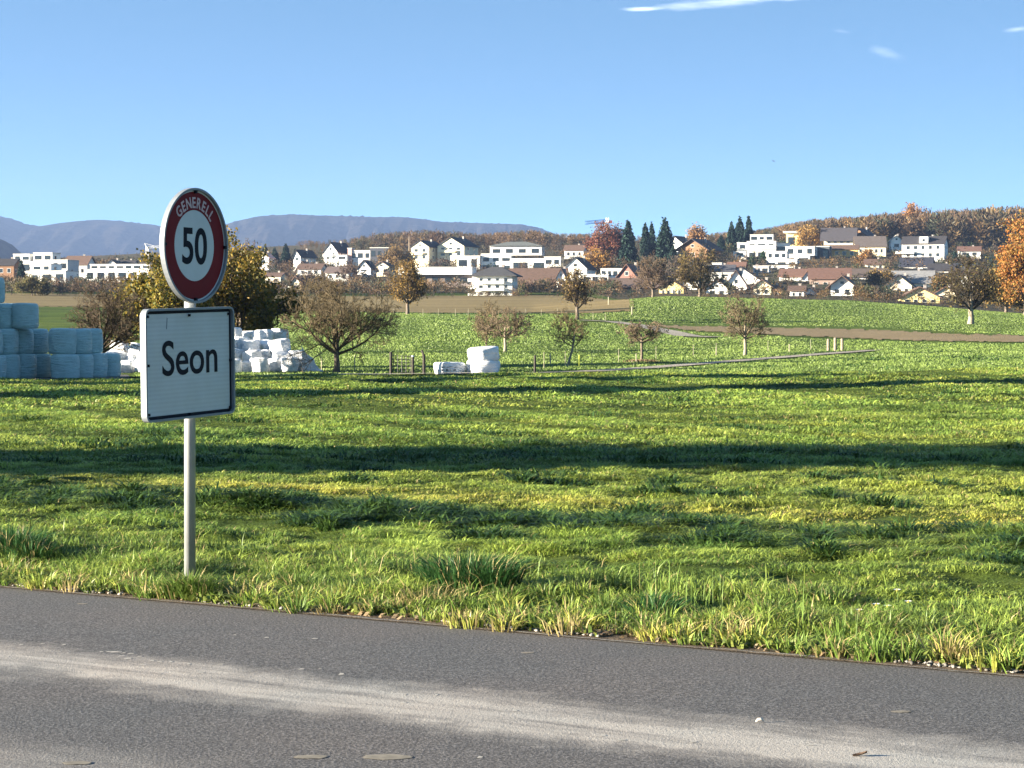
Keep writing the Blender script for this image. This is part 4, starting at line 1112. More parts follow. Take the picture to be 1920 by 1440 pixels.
def house(px0, px1, ridge, eave, bot, kind, wall, roof, label, yaw=14, Y=None, nx=3, ny=2, depth=None, chim=None, over=.6, frame=None, balcony=False, gable_win=True, off=.5, shutters=False, ymin=450, band=None):
    if Y is None: Y = G((px0+px1)/2, bot, ymin)
    m_, hw_ = (px0+px1)/2, (px1-px0)/2*1.1; px0, px1 = m_-hw_, m_+hw_; ridge, eave = bot-(bot-ridge)*1.1, bot-(bot-eave)*1.08
    b = Bld(px0, px1, bot, Y, 'house', label, 'house', VG, yaw)
    w = (px1-px0)*b.k/b.c; h = b.lz(eave); hr = b.lz(ridge); d = depth or max(7, min(w*.95, 15)); dn = -(b.zb-b.ground)-4
    fr = frame or FRAMEW; x0, x1 = -w/2, w/2; rm = roofm(roof); rx = x0+w*off
    wm = MB(); th = .28
    if kind == 'gable':
        wm.prism_y([(x0, dn), (x1, dn), (x1, h), (rx, hr-.12), (x0, h)], 0, d); wm.build('wall', wallm(wall), b.root)
        ro = MB(); o = over
        for sx, ex in ((1, x1), (-1, x0)):
            run = (ex-rx)*sx; sl = (hr-h)/max(run, .1); ox = ex+sx*o; oz = h-sl*o
            prof = [(rx, hr), (ox, oz), (ox, oz+th), (rx, hr+th)]
            if sx < 0: prof = prof[::-1]
            ro.prism_y(prof, -o, d+o)
        rob = ro.build('roof', rm, b.root)
        if gable_win and (hr-h) > 2: b.window(rx, h+(hr-h)*.3, min(1.5, w*.18), min(1.3, (hr-h)*.35), fr)
    elif kind == 'side':          # ridge runs across the view
        wm.prism_x([(0, dn), (d, dn), (d, h), (d/2, hr-.12), (0, h)], x0, x1); wm.build('wall', wallm(wall), b.root)
        ro = MB(); o = over; sl = (hr-h)/(d/2)
        ro.prism_x([(-o, h-sl*o), (d/2, hr), (d/2, hr+th), (-o, h-sl*o+th)], x0-o, x1+o)
        ro.prism_x([(d+o, h-sl*o), (d+o, h-sl*o+th), (d/2, hr+th), (d/2, hr)], x0-o, x1+o)
        rob = ro.build('roof', rm, b.root)
    elif kind == 'hip':
        wm.box(x0, x1, 0, d, dn, h); wm.build('wall', wallm(wall), b.root)
        ro = MB(); o = over; i = min(d/2, w*.35)
        vs = [(x0-o, -o, h), (x1+o, -o, h), (x1+o, d+o, h), (x0-o, d+o, h), (x0+i, d/2, hr), (x1-i, d/2, hr), (x0-o, -o, h-.2), (x1+o, -o, h-.2), (x1+o, d+o, h-.2), (x0-o, d+o, h-.2)]
        ro.add([(x, y, z+.203) for x, y, z in vs], [(0, 1, 5, 4), (1, 2, 5), (2, 3, 4, 5), (3, 0, 4), (6, 7, 1, 0), (7, 8, 2, 1), (8, 9, 3, 2), (9, 6, 0, 3), (9, 8, 7, 6)])
        rob = ro.build('roof', rm, b.root)
    else:
        wm.box(x0, x1, 0, d, dn, h); wm.build('wall', wallm(wall), b.root)
        ro = MB(); o = .25; ro.box(x0-o, x1+o, -o, d+o, h+.003, h+.35); rob = ro.build('roof', rm, b.root)
    b.d = d; b.w = w; b.h = h
    if nx and ny: b.grid(x0+w*.06, x1-w*.06, .2, h-.1, nx, ny, fr)
    if abs(yaw) > 5 and nx and ny and d > 5:
        xs = x1 if yaw > 0 else x0
        for j in range(ny):
            for i in range(2): b._side(xs, d*(.28+.42*i), .2+(h-.3)*(j+.52)/ny, 1.2, min(1.3, (h-.3)/ny*.5), fr)
    if balcony:
        bm = MB(); zz = h*.5 if ny > 1 else h*.2
        bm.box(x0+w*.05, x0+w*.72, -1.5, -.002, zz-.25, zz); bm.box(x0+w*.05, x0+w*.72, -1.5, -1.38, zz+.002, zz+.95); bm.build('balcony', wallm(wall), b.root)
    if band:
        bm = MB(); bm.box(x0+.3, x1-.3, -.06, .02, h*band[0], h*band[1]); bm.build('window_band', GLASS, b.root)
    if chim is None: chim = kind in ('gable', 'side', 'hip')
    if chim:
        c = MB(); cx = w*.18; cy = d*.55; cz = hr+.7
        c.box(cx-.35, cx+.35, cy-.35, cy+.35, h, cz); c.box(cx-.45, cx+.45, cy-.45, cy+.45, cz+.002, cz+.15); c.build('chimney', paint('chimney_grey', (.3, .27, .25), .9, .2), rob)
    return b

def block(px0, px1, vols, bot, Y, label, yaw=10, wall=WH, name='apartment_house', cat='house', extra=None):
    """modern flat roofed building made of stepped storeys: vols = (part, px0, px1, top, bot, y0, y1, nx, ny, colour)"""
    m_ = (px0+px1)/2; gx = lambda p: m_+(p-m_)*1.08; gr = lambda q: bot+(q-bot)*1.1
    vols = [(a, gx(b_), gx(c_), gr(d_), gr(e_), *rest) for a, b_, c_, d_, e_, *rest in vols]; px0, px1 = gx(px0), gx(px1)
    b = Bld(px0, px1, bot, Y, name, label, cat, VG, yaw)
    b.gx, b.gr = gx, gr
    for vi, (part, a, c, t, bo, y0, y1, nx, ny, col) in enumerate(vols):
        m = MB(); x0, x1 = b.lx(a), b.lx(c); z0, z1 = b.lz(bo), b.lz(t)
        if bo >= bot-1: z0 = -(b.zb-b.ground)-4
        m.box(x0, x1, y0, y1, z0, z1); m.build(part, wallm(col or wall), b.root)
        e = MB(); e.box(x0-.2, x1+.2, y0-.2, y1+.2, z1+.003, z1+.3); e.build('roof_slab', paint('roof_gravel', (.5, .49, .46), .9, .1), b.root)
        zb = b.lz(bo)
        for j in range(ny):
            for i in range(nx):
                cw = (x1-x0)/nx; chh = (z1-zb)/ny
                b.window(x0+cw*(i+.5), zb+chh*(j+.5), cw*random.uniform(.5, .82), chh*random.uniform(.42, .6), FRAMED, y0)
        if ny and nx and y1-y0 > 4: b._side(x1, y0+(y1-y0)*.4, zb+(z1-zb)*.5, 1.8, min(1.5, (z1-zb)*.45), FRAMED)
    if extra: extra(b)
    return b

def village():
    # ---- far left
    house(-6, 25, 489, 498, 520, 'side', WD, RD, 'dark timber house at the left picture edge', 10, 800, 2, 1)
    block(22, 96, [('lower_storey', 22, 96, 493, 512, 0, 12, 4, 1, None), ('upper_storey', 24, 54, 480, 493, 1, 10, 2, 1, None), ('upper_storey', 60, 94, 478, 493, 1.5, 10, 2, 1, None)], 512, 905, 'white block with two separate top storeys at the far left', 12)
    block(54, 122, [('lower_storey', 54, 122, 511, 532, 0, 12, 3, 1, None), ('upper_storey', 58, 92, 499, 511, 1.5, 11, 2, 1, None)], 532, 770, 'white stepped block in front of the two topped one', 12)
    block(97, 126, [('grey_storey', 97, 126, 492, 530, 0, 11, 2, 2, GY)], 530, 830, 'plain grey cube house beside the white stepped blocks', 12, name='cube_house')
    house(122, 162, 484, 497, 522, 'side', LG, RB, 'grey walled house with a brown roof next to the grey cube', 10, 850, 3, 1)
    block(162, 276, [('lower_storey', 162, 276, 508, 528, 0, 14, 6, 1, None), ('upper_storey', 168, 274, 499, 507, 2.5, 13, 7, 1, LG)], 528, 790, 'long low white building left of the sign', 6)
    house(196, 222, 490, 500, 515, 'gable', WH, RD, 'small white gable behind the long low white building', 12, 900, 1, 1)
    house(222, 248, 491, 500, 515, 'side', LG, RD, 'dark roof behind the long low white building', 12, 905, 2, 1)
    # ---- centre left
    house(463, 476, 478, 485, 498, 'gable', PK, RR_, 'tiny pink house right of the round sign', 14, 960, 1, 1)
    house(484, 503, 476, 484, 500, 'gable', LG, PK, 'small white house with a pinkish roof below the conifers', 14, 950, 1, 1)
    house(497, 525, 514, 519, 534, 'side', CR, RB, 'small cream house below the conifers', 14, 740, 2, 1)
    house(551, 563, 471, 481, 492, 'gable', WH, RD, 'narrow white gable with a steep dark roof', 24, 930, 1, 1, depth=14, off=.35)
    house(556, 578, 493, 508, 518, 'gable', CR, RB, 'cream gable with a steep roof under the narrow dark roofed one', 10, 850, 1, 2)
    house(546, 564, 521, 533, 557, 'gable', CR, RB, 'small cream gable at the low white wall', 20, 640, 1, 2, depth=12)
    block(525, 602, [('long_wing', 525, 602, 538, 557, 0, 9, 6, 1, WH)], 557, 650, 'low white wing with a row of openings behind the bare trees', 8, name='low_building')
    house(608, 632, 458, 473, 489, 'gable', WH, RD, 'white gable with a dark roof on the upper slope', 26, 960, 2, 2, depth=13, balcony=True)
    block(632, 650, [('garage_wing', 632, 650, 480, 488, 0, 8, 1, 1, WH)], 488, 955, 'low white garage beside the white gable', 20, name='garage', cat='garage')
    block(655, 697, [('main_storey', 657, 694, 472, 488, 0, 10, 3, 1, LG), ('stair_tower', 654, 661, 468, 488, -.6, 4, 0, 0, PK)], 488, 955, 'pale flat house with a pink corner tower', 12, name='flat_house')
    block(695, 728, [('black_storey', 695, 728, 467, 486, 0, 10, 3, 1, (.05, .055, .07))], 486, 950, 'black modern flat house', 12, name='flat_house')
    house(671, 694, 491, 504, 519, 'gable', WH, RD, 'steep narrow white gable below the black modern house', 16, 830, 1, 2)
    # ---- centre
    house(772, 803, 455, 465, 490, 'gable', CR, RD, 'smaller cream gable on the upper slope', 26, 950, 2, 2, depth=14, balcony=True)
    house(822, 868, 449, 463, 483, 'gable', CR, RD, 'wide cream gable with a long balcony', 24, 950, 3, 2, depth=15, balcony=True)
    def villa_extra(b):
        m = MB(); x0, x1 = b.lx(b.gx(918)), b.lx(b.gx(1008)); z = b.lz(b.gr(464.8))
        i = 3.5; y0, y1 = 3.4, 15; zt = b.lz(b.gr(457))
        m.add([(x0-.6, y0-.6, z), (x1+.6, y0-.6, z), (x1+.6, y1, z), (x0-.6, y1, z), (x0+2*i, (y0+y1)/2, zt), (x1-2*i, (y0+y1)/2, zt)], [(0, 1, 5, 4), (1, 2, 5), (2, 3, 4, 5), (3, 0, 4), (3, 2, 1, 0)])
        m.build('roof', roofm((.12, .13, .12)), b.root)
        for a, c, t, bo, y in ((905, 990, 478.5, 481.5, -.3), (958, 1022, 487, 491, -1.6)):
            p = MB(); p.box(b.lx(b.gx(a)), b.lx(b.gx(c)), y-.2, y-.02, b.lz(b.gr(bo)), b.lz(b.gr(t))); p.build('parapet', wallm(WH), b.root)
    block(865, 1022, [('lower_storey', 958, 1022, 490, 508, -1.4, 12, 2, 1, None), ('lower_storey', 905, 957, 482, 508, -.1, 12, 3, 2, None), ('garage_wing', 865, 904, 483, 506, -2.5, 8, 2, 1, None),
                      ('upper_storey', 918, 1008, 466, 481, 4, 14, 4, 1, LG)], 508, 900, 'large white terraced villa with a glazed top storey and hip roof', 8, name='villa', extra=villa_extra)
    block(752, 882, [('long_wing', 752, 880, 519, 557, 2, 12, 5, 2, (.2, .17, .16)), ('white_parapet', 752, 880, 507, 518.6, 0, 12, 0, 0, WH), ('end_block', 880.5, 893, 520, 548, 0, 8, 1, 2, WH)], 557, 690, 'long building under a white parapet, its wall coloured as dark shade', 6, name='low_building')  # the long wing's dark wall colour paints the shade below the parapet
    b = house(893, 957, 506, 521, 558, 'hip', WH, (.06, .06, .062), 'three storey white apartment house with a dark hip roof', 8, 596, 4, 3, depth=11, over=1.4)
    for j in range(3):
        m = MB(); z = .4+j*2.05; m.box(-b.w*.5-2.0, -b.w*.5-.003, .3, 3.5, z, z+.9); m.build('balcony', wallm(WH), b.root)
    for j in (0, 1):
        m = MB(); z = 1.9+j*2.0; m.box(-b.w*.42, b.w*.3, -1.3, -.06, z, z+.75); m.build('balcony', wallm((.7, .72, .68)), b.root)
    house(958, 1054, 508, 536, 556, 'side', (.32, .27, .24), RB, 'long barn with a big brown roof beside the apartment house', 6, 680, 6, 1, depth=15)
    house(1044, 1060, 508, 522, 545, 'gable', WH, RB, 'white gable end at the right of the long brown roof', 10, 670, 1, 2)
    house(1059, 1098, 487, 505, 528, 'gable', WH, RD, 'broad white gable above the fence trees', 16, 760, 3, 1, depth=13)
    block(1095, 1166, [('lower_storey', 1095, 1140, 517, 532, -1, 9, 3, 1, None), ('upper_storey', 1126, 1166, 507, 522, 1, 10, 4, 1, None)], 532, 740, 'low white terrace house right of the broad white gable', 10, name='flat_house')
    house(1158, 1192, 501, 522, 548, 'gable', (.24, .12, .1), RR_, 'dark reddish house with a glazed gable', 20, 690, 2, 1, depth=11, frame=FRAMEW)
    house(1150, 1235, 525, 540, 556, 'side', (.3, .22, .17), (.13, .09, .07), 'low brown roof along the crest left of the yellow gable', 4, 640, 4, 1)
    house(1238, 1279, 528, 541, 558, 'gable', YE, RB, 'low yellow gable on the crest', 10, 600, 4, 1, depth=12, gable_win=False)
    house(1275, 1310, 513, 534, 556, 'gable', WH, RB, 'white gable half hidden behind the dense round bare tree', 8, 640, 2, 2)
    house(1102, 1122, 476, 484, 512, 'side', YE, RB, 'yellow house behind the rust red tree', 12, 880, 2, 2)
    house(1258, 1284, 447, 464, 490, 'gable', WH, RD, 'white gable with a dark roof right of the tallest conifer', 26, 960, 1, 1, depth=12, off=.25)
    house(1275, 1322, 452, 468, 490, 'gable', WD, (.05, .04, .04), 'dark timber chalet with a broad low roof', 28, 930, 3, 1, depth=16, over=1.6)
    house(1320, 1372, 500, 512, 530, 'side', WH, (.07, .07, .08), 'white house with a dark grey roof and dormer above the crest', 10, 760, 4, 1)
    house(1326, 1362, 527, 542, 558, 'gable', WH, RB, 'low white gable with a brown roof on the crest', 16, 600, 2, 1, depth=13)
    # ---- right
    def whites(b):
        for t, bo in ((462.5, 466),):
            p = MB(); p.box(b.lx(b.gx(1402)), b.lx(b.gx(1452)), -1.9, -1.75, b.lz(b.gr(bo)), b.lz(b.gr(t))); p.build('parapet', wallm(WH), b.root)
    block(1402, 1452, [('lower_storey', 1404, 1452, 470, 486, 0, 11, 3, 1, None), ('middle_storey', 1403, 1452, 456, 469.6, 1, 11, 3, 1, None), ('upper_storey', 1408, 1447, 444.5, 455.6, 2, 10, 3, 1, None)], 486, 960, 'white three storey modern house with dark window bands', 10, name='modern_house', extra=whites)
    block(1452, 1479, [('side_wing', 1453, 1479, 458, 478, 1, 9, 1, 1, WH)], 478, 965, 'plain white cube right of the three storey modern house', 10, name='cube_house')
    block(1476, 1526, [('upper_storey', 1476, 1524, 466, 481, 0, 10, 3, 1, LG), ('lower_storey', 1474, 1517, 481.5, 496, -1.2, 9, 2, 1, None)], 496, 925, 'light grey terraced house with square windows', 16, name='modern_house')
    block(1440, 1492, [('upper_storey', 1440, 1474, 475, 488, 1, 9, 3, 1, LG), ('lower_storey', 1440, 1492, 488.4, 506, -.8, 9, 3, 1, LG)], 506, 880, 'pinkish white terrace house below the white cube', 14, wall=(.7, .64, .6), name='modern_house')
    block(1526, 1552, [('slate_wing', 1526, 1552, 465, 492, 2, 10, 2, 1, (.09, .1, .11))], 492, 930, 'dark slate house right of the light grey terraces', 16, name='modern_house')
    block(1474, 1512, [('main_storey', 1476, 1512, 440, 466, 0, 9, 2, 1, YE), ('roof_canopy', 1472, 1514, 437.5, 439.5, -1.5, 9, 0, 0, WH)], 466, 1020, 'yellow modern house with a flat white canopy', 14, name='modern_house')
    house(1548, 1596, 431, 449, 472, 'side', CR, (.06, .055, .06), 'cream chalet with a wide dark roof below the wood', 12, 1000, 4, 2, depth=14, over=1.8)
    house(1590, 1626, 432, 447, 468, 'gable', WD, (.055, .045, .05), 'dark timber gable right of the cream chalet', 30, 1010, 2, 1, depth=12, over=1.2)
    house(1608, 1658, 446, 463, 480, 'side', CR, (.11, .09, .08), 'long cream house with a wide brown roof', 6, 960, 5, 1, depth=16)
    house(1671, 1691, 444, 453, 470, 'gable', WH, (.3, .28, .25), 'small white gable above the long cream house', 4, 1010, 1, 1)
    b = house(1697, 1764, 447, 459, 486, 'side', WH, RD, 'big white house with a dark roof and a central dormer', 20, 930, 5, 2, depth=11)
    m = MB(); m.box(-1.6, 2.2, -.06, 4, b.h-.2, b.h+3.0); m.build('dormer', wallm(WH), b.root); b.window(.3, b.h+1.5, 1.4, 1.3, FRAMEW, -.06)
    m = MB(); m.box(-b.w*.5-2.5, -b.w*.2, -2, -.06, 2.4, 3.4); m.build('balcony', wallm(WH), b.root)
    house(1691, 1742, 485, 500, 512, 'side', LG, (.03, .032, .045), 'house with a dark blue roof below the big white house', 16, 860, 3, 1, depth=13)
    block(1414, 1442, [('main_storey', 1414, 1440, 502, 528, 0, 9, 2, 2, LG)], 528, 800, 'greyish pink cube house left of the white house with roof windows', 12, name='cube_house')
    house(1464, 1508, 508, 520, 542, 'side', WH, RR_, 'white house with a red brown roof and roof windows', 14, 720, 3, 1, depth=12)
    house(1506, 1522, 512, 522, 542, 'gable', WH, RR_, 'small white cross gable right of the red brown roof', 14, 717, 1, 1, depth=8)
    house(1522, 1590, 507, 524, 548, 'side', (.3, .22, .18), RR_, 'long red brown roof in the right half', 8, 690, 4, 1, depth=14)
    house(1560, 1598, 522, 537, 562, 'gable', WH, RB, 'white gable over a grey ground floor on the crest', 14, 600, 2, 1, depth=12, over=1.4, balcony=True)
    house(1382, 1432, 505, 534, 556, 'gable', WH, (.03, .03, .034), 'white gable with a very steep black roof', 10, 690, 2, 2, depth=12, off=.15)
    house(1362, 1398, 512, 538, 560, 'gable', WH, RB, 'steep white gable with a balcony left of the black roof', 10, 640, 2, 2, balcony=True)
    house(1414, 1444, 528, 539, 558, 'gable', CR, RB, 'small cream house at the foot of the black roof', 12, 600, 2, 1)
    house(1440, 1462, 538, 545, 560, 'side', OR, RR_, 'low orange lean-to beside the small cream house', 10, 600, 2, 1)
    house(1668, 1744, 512, 532, 552, 'side', CR, RG, 'cream house with a large pale grey roof', 12, 700, 3, 1, depth=14)
    house(1664, 1706, 520, 537, 558, 'gable', CR, RD, 'cream gable with dark verges in front of the pale grey roof', 16, 660, 3, 1, depth=10, over=1.0)
    house(1692, 1758, 542, 559, 572, 'gable', YE, RB, 'wide low yellow gable at the edge of the hillside', 6, 570, 4, 1, depth=12, gable_win=True)
    house(1851, 1884, 518, 538, 565, 'gable', WH, RD, 'white gable left of the orange tree', 8, 680, 2, 2, depth=12)
    house(1793, 1822, 514, 534, 560, 'gable', WH, RR_, 'white gable seen through the big dark bare tree', 14, 700, 2, 2, depth=12)
    house(1836, 1862, 540, 550, 568, 'gable', CR, RD, 'low cream gable right of the big dark bare tree', 14, 640, 2, 1, depth=9)
    house(1778, 1830, 497, 508, 530, 'side', WD, (.045, .05, .05), 'dark roofed house above the big dark bare tree', 8, 840, 3, 1, depth=12)
def village_more():
    block(1383, 1401, [('main_storey', 1383, 1401, 457, 469, 0, 8, 1, 1, None)], 469, 975, 'small white cube house under the conifer clump', 10, name='cube_house')
    block(1376, 1398, [('terrace_wall', 1376, 1398, 473, 481, 0, 5, 1, 1, LG)], 481, 930, 'low pale garden building under the conifer clump', 10, name='low_building')
    block(1334, 1354, [('upper_storey', 1336, 1352, 495, 506, 0, 8, 1, 1, None)], 508, 790, 'small white upper storey left of the dark grey roof', 10, name='cube_house')
    house(1366, 1394, 494, 503, 516, 'side', WH, RR_, 'white house with a short red roof behind the steep white gable', 12, 800, 2, 1)
    block(1335, 1382, [('low_wing', 1335, 1382, 513, 520, 0, 6, 3, 1, None)], 520, 720, 'long low white wing on the slope above the crest', 8, name='low_building')
    block(1446, 1488, [('terrace_wall', 1446, 1488, 500, 511, 0, 8, 3, 1, LG)], 512, 830, 'pale terrace house right above the red brown roofs', 12, name='flat_house')
    house(1596, 1660, 507, 520, 538, 'side', LG, (.1, .075, .06), 'wide brown roofed house right of the long red brown roof', 8, 740, 4, 1, depth=13)
    house(1482, 1506, 539, 546, 560, 'side', WH, RB, 'small white house at the crest between the bushes', 10, 590, 2, 1)
    house(1548, 1604, 462, 468, 484, 'side', OR, RB, 'orange timber storey under the cream chalet', 12, 940, 4, 1, depth=8, chim=False)
    house(1744, 1786, 497, 508, 522, 'side', LG, RD, 'dark roofed house right of the dark blue roof', 14, 840, 3, 1)
    house(1756, 1790, 541, 551, 566, 'gable', CR, RR_, 'small cream gable with a red roof right of the yellow gable', 12, 610, 2, 1)
    house(1800, 1836, 464, 471, 482, 'side', LG, RR_, 'small house with a pinkish roof high on the right slope', 10, 985, 2, 1)
    house(1508, 1530, 541, 549, 560, 'gable', LG, RD, 'small grey gable on the crest right of the white small house', 14, 605, 1, 1)
    house(1624, 1656, 488, 496, 506, 'side', CR, RB, 'cream house with a brown roof below the small orange tree', 10, 850, 3, 1)
    house(1205, 1236, 508, 518, 534, 'side', CR, RB, 'cream house half hidden left of the crest trees', 10, 740, 2, 1)
    house(1283, 1312, 488, 497, 512, 'gable', WH, RD, 'white gable below the timber chalet', 18, 830, 2, 1)
    block(1022, 1052, [('main_storey', 1022, 1050, 484, 500, 0, 9, 2, 1, None)], 502, 880, 'white cube house right of the large terraced villa', 10, name='cube_house')
    house(1060, 1092, 462, 470, 484, 'side', LG, RB, 'pale house under the wood right of the villa', 12, 990, 3, 1)
    house(560, 600, 497, 505, 518, 'side', LG, RB, 'pale brown roofed house between the left gables', 10, 820, 3, 1)
    house(700, 730, 493, 502, 516, 'gable', CR, RB, 'cream gable right of the steep narrow white gable', 14, 840, 2, 1)
    house(612, 652, 503, 512, 526, 'side', WH, (.12, .09, .08), 'white house with a brown roof below the upper white gable', 12, 790, 3, 1)
    house(440, 462, 505, 512, 526, 'gable', WH, RD, 'small white gable just right of the round sign', 14, 790, 1, 1)
village(); village_more()

def undergrowth():
    rng = np.random.default_rng(77); HS = np.array(HOUSES)
    N = 5200; px = rng.uniform(-40, 1980, N); Y = np.exp(rng.uniform(math.log(520), math.log(1120), N))
    lim = np.interp(px, [0, 1000, 1250, 1600, 1920], [560, 560, 470, 480, 480]); ok = (Y > lim) & ~((px > 868) & (px < 965) & (Y < 655))
    h = rng.uniform(1.2, 4.8, N)*np.where(Y > 800, 1.25, 1)
    zg = tz((px-960)/F*Y, Y); free = rng.random(N) < .2
    for a, b, yh, bo in HS:
        front = (px > a-4) & (px < b+4) & (Y < yh-1) & ~free
        hm = np.maximum(CAMZ-(bo-rng.uniform(1, 9, N)-HOR)*Y/F-zg, .25)
        h = np.where(front, np.minimum(h, hm), h)
        inside = (px > a-4) & (px < b+4) & (Y >= yh-2) & (Y < yh+16); ok &= ~inside
    px, Y, h = px[ok], Y[ok], h[ok]; N = len(px)
    x = (px-960)/F*Y; pts = np.stack([x, Y, tz(x, Y)], 1)
    pal = BROWN+[(.05, .07, .03), (.035, .055, .03), (.09, .09, .04), (.06, .065, .03), (.08, .06, .04), (.2, .12, .04)]
    c = pick(rng, pal, N)*.72
    scrub('shrubbery', pts, h, c, 'brown and dark green gardens and bushes between the houses', per=60, seed=41, wf=.75, round_=.62)
    # hedge line between the fields and the village
    N = 620; px = rng.uniform(-40, 1160, N); Y = rng.uniform(600, 640, N); x = (px-960)/F*Y; h = rng.uniform(1.0, 4.6, N)*np.where((px > 868) & (px < 965), .1, 1)
    scrub('shrubbery', np.stack([x, Y, tz(x, Y)], 1), h, pick(rng, BROWN+[(.06, .06, .04), (.1, .08, .06)], N), 'brown hedge along the lower edge of the village', per=75, seed=42, wf=.7, round_=.6)
    N = 230; px = rng.uniform(1130, 1990, N); Y = rng.uniform(500, 570, N); x = (px-960)/F*Y; h = rng.uniform(.8, 3.0, N)
    for a, b, yh, bo in HS: h = np.where((px > a-3) & (px < b+3) & (yh < 720), np.minimum(h, rng.uniform(.3, 1.0, N)), h)
    scrub('shrubbery', np.stack([x, Y, tz(x, Y)], 1), h, pick(rng, BROWN+[(.06, .07, .04)], N), 'low garden bushes just behind the right hand crest', per=75, seed=43, wf=.7, round_=.6)
    N = 46; px = rng.uniform(880, 972, N); Y = rng.uniform(578, 590, N); x = (px-960)/F*Y
    scrub('shrubbery', np.stack([x, Y, tz(x, Y)-.2], 1), rng.uniform(.8, 2.6, N)*np.where(np.abs(px-926) > 34, 1.5, .8), pick(rng, BROWN+[(.05, .06, .03)], N), 'low bushes at the foot of the three storey apartment house', per=70, seed=46, wf=.7, round_=.7)
    # dark slope with hedge at the right
    N = 130; px = rng.uniform(1775, 1905, N); Y = rng.uniform(880, 1010, N); x = (px-960)/F*Y
    scrub('shrubbery', np.stack([x, Y, tz(x, Y)], 1), rng.uniform(1.0, 3.4, N), pick(rng, [(.02, .04, .025), (.03, .05, .03), (.04, .055, .03)], N), 'dark green hedges on the slope right of the big white house', per=75, seed=44, wf=.7, round_=.7)
undergrowth()

# ------------------------------------------------------------------ fields, tracks
def gp(px, row, ymin=60): Y = G(px, row, ymin); return (X(px, Y), Y)
def soil_mat(name, a, b_, sc=1.2):
    m, nt, b, _ = new_mat(name)
    n = noise(nt, sc, 8, rough=.7); n2 = noise(nt, .06, 4, stretch=(.3, 1, 1))
    c = ramp(nt, mathn(nt, 'MULTIPLY_ADD', n2, .5, mathn(nt, 'MULTIPLY', n, .5)), [(.35, a), (.65, b_)])
    nt.links.new(c, b.inputs['Base Color']); b.inputs['Roughness'].default_value = .95; b.inputs['Specular IOR Level'].default_value = .1
    bump(nt, b, n, .8, .2); return m
def line(pts, ymin): return [gp(p, r, ymin) for p, r in pts]
jit = lambda px, sd, a: (vn(px/9.0, px*0, sd)-.5)*a
zone('ploughed_field', lambda px, row, y: (y > 150) & (y < ip(px, [(-60, 596), (1040, 596), (1112, 560), (1190, 400)])) & (row < ip(px, [(-60, 574), (400, 580), (735, 587), (900, 588), (1100, 588), (1190, 584)])+jit(px, 71, 2.0)) & (px < 1190), soil_mat('stubble_soil', (.13, .1, .045), (.24, .185, .085), .7), 'tan brown stubble field below the village')
zone('ploughed_field', lambda px, row, y: (y > 150) & (y < 420) & (px > 1205) & (row < ip(px, [(1205, 611), (1300, 621), (1450, 629), (1600, 636), (1760, 641), (2300, 648)])+jit(px, 72, 2.5)) & (row > ip(px, [(1205, 609), (1330, 612), (1480, 615), (1620, 617), (1760, 625), (2300, 640)])+jit(px, 73, 3.0)), soil_mat('ploughed_soil', (.15, .115, .06), (.24, .185, .11), 1.2), 'brown ploughed strip at the foot of the right hillside')
zone('garden_ground', lambda px, row, y: (y < 1900) & (y > ip(px, [(-400, 625), (600, 625), (1110, 625), (1150, 500), (1250, 460), (1600, 465), (1900, 480), (2400, 480)])), soil_mat('garden_soil', (.04, .04, .022), (.085, .068, .04), .25), 'brown and olive garden land between the houses', .1)
M_TRACK = soil_mat('track_gravel', (.2, .18, .15), (.36, .33, .28), 3)
def ribbon_line(name, pts, wid, mat, lift, label, steps=90):
    p = np.array(pts, float); t = np.gradient(p, axis=0); t /= np.linalg.norm(t, axis=1)[:, None]; n = np.stack([-t[:, 1], t[:, 0]], 1)
    return drape(name, p-n*wid/2, p+n*wid/2, mat, lift, steps, 5, label)
tp = [(-60, 714), (150, 713), (400, 709), (600, 705), (800, 703), (1000, 701), (1100, 698), (1200, 692), (1300, 684), (1400, 676), (1500, 668), (1590, 661), (1640, 657)]
ribbon_line('track', line(tp, 70), 1.9, M_TRACK, .06, 'pale gravel farm track crossing behind the meadow')
drape('yard', [(X(-120, 89), 89), (X(250, 89), 89)], [(X(-80, 104), 104), (X(240, 104), 104)], paint('yard_tar', (.07, .068, .066), .9, .2, 2, .3), .07, 20, 8, 'dark paved yard under the teal bales')
ribbon_line('path', line([(1090, 601), (1150, 604), (1200, 611), (1250, 622), (1290, 631), (1340, 633)], 150), 3.0, M_TRACK, .09, 'pale path winding between the far fields')

# ------------------------------------------------------------------ fences, gate, stakes
M_POST = paint('weathered_wood', (.045, .04, .034), .9, .3, 6, .4); M_STAKE = paint('pale_stake', (.3, .28, .2), .8, .15); M_YS = paint('yellow_stake', (.55, .6, .08), .7, .1); M_WIRE = paint('wire', (.03, .03, .03), .5)
def post_at(px, base, top, rad, mat, name, lab, cat='fence post', group=None, cap=None, slant=0.0, Y=None):
    Y = Y or G(px, base, 80); x = X(px, Y); z = gz(x, Y); h = (base-top)*Y/F
    r = empty(name, (x, Y, z)); tag(r, lab, cat, group)
    m = MB(); m.tube([(0, 0, -.3), (0, 0, h*.8), (slant*.2, 0, h)], [rad*1.05, rad, rad*.95], 8); m.build('shaft', mat, r, False)
    c = MB()
    if slant: c.tube([(slant*.2, 0, h-.02), (slant, 0, h+.22)], [rad*.9, rad*.6], 7); c.build('brace', mat, r)
    else: c.tube([(0, 0, h+.002), (0, 0, h+.05)], [rad*1.1, rad*.5], 8); c.build('cap', cap or mat, r)
    return r
GY_ = 103.0
post_at(795, 693, 655, .07, M_POST, 'fence_post', 'dark wooden post with a slanted top right of the gate', slant=-.12, Y=GY_)
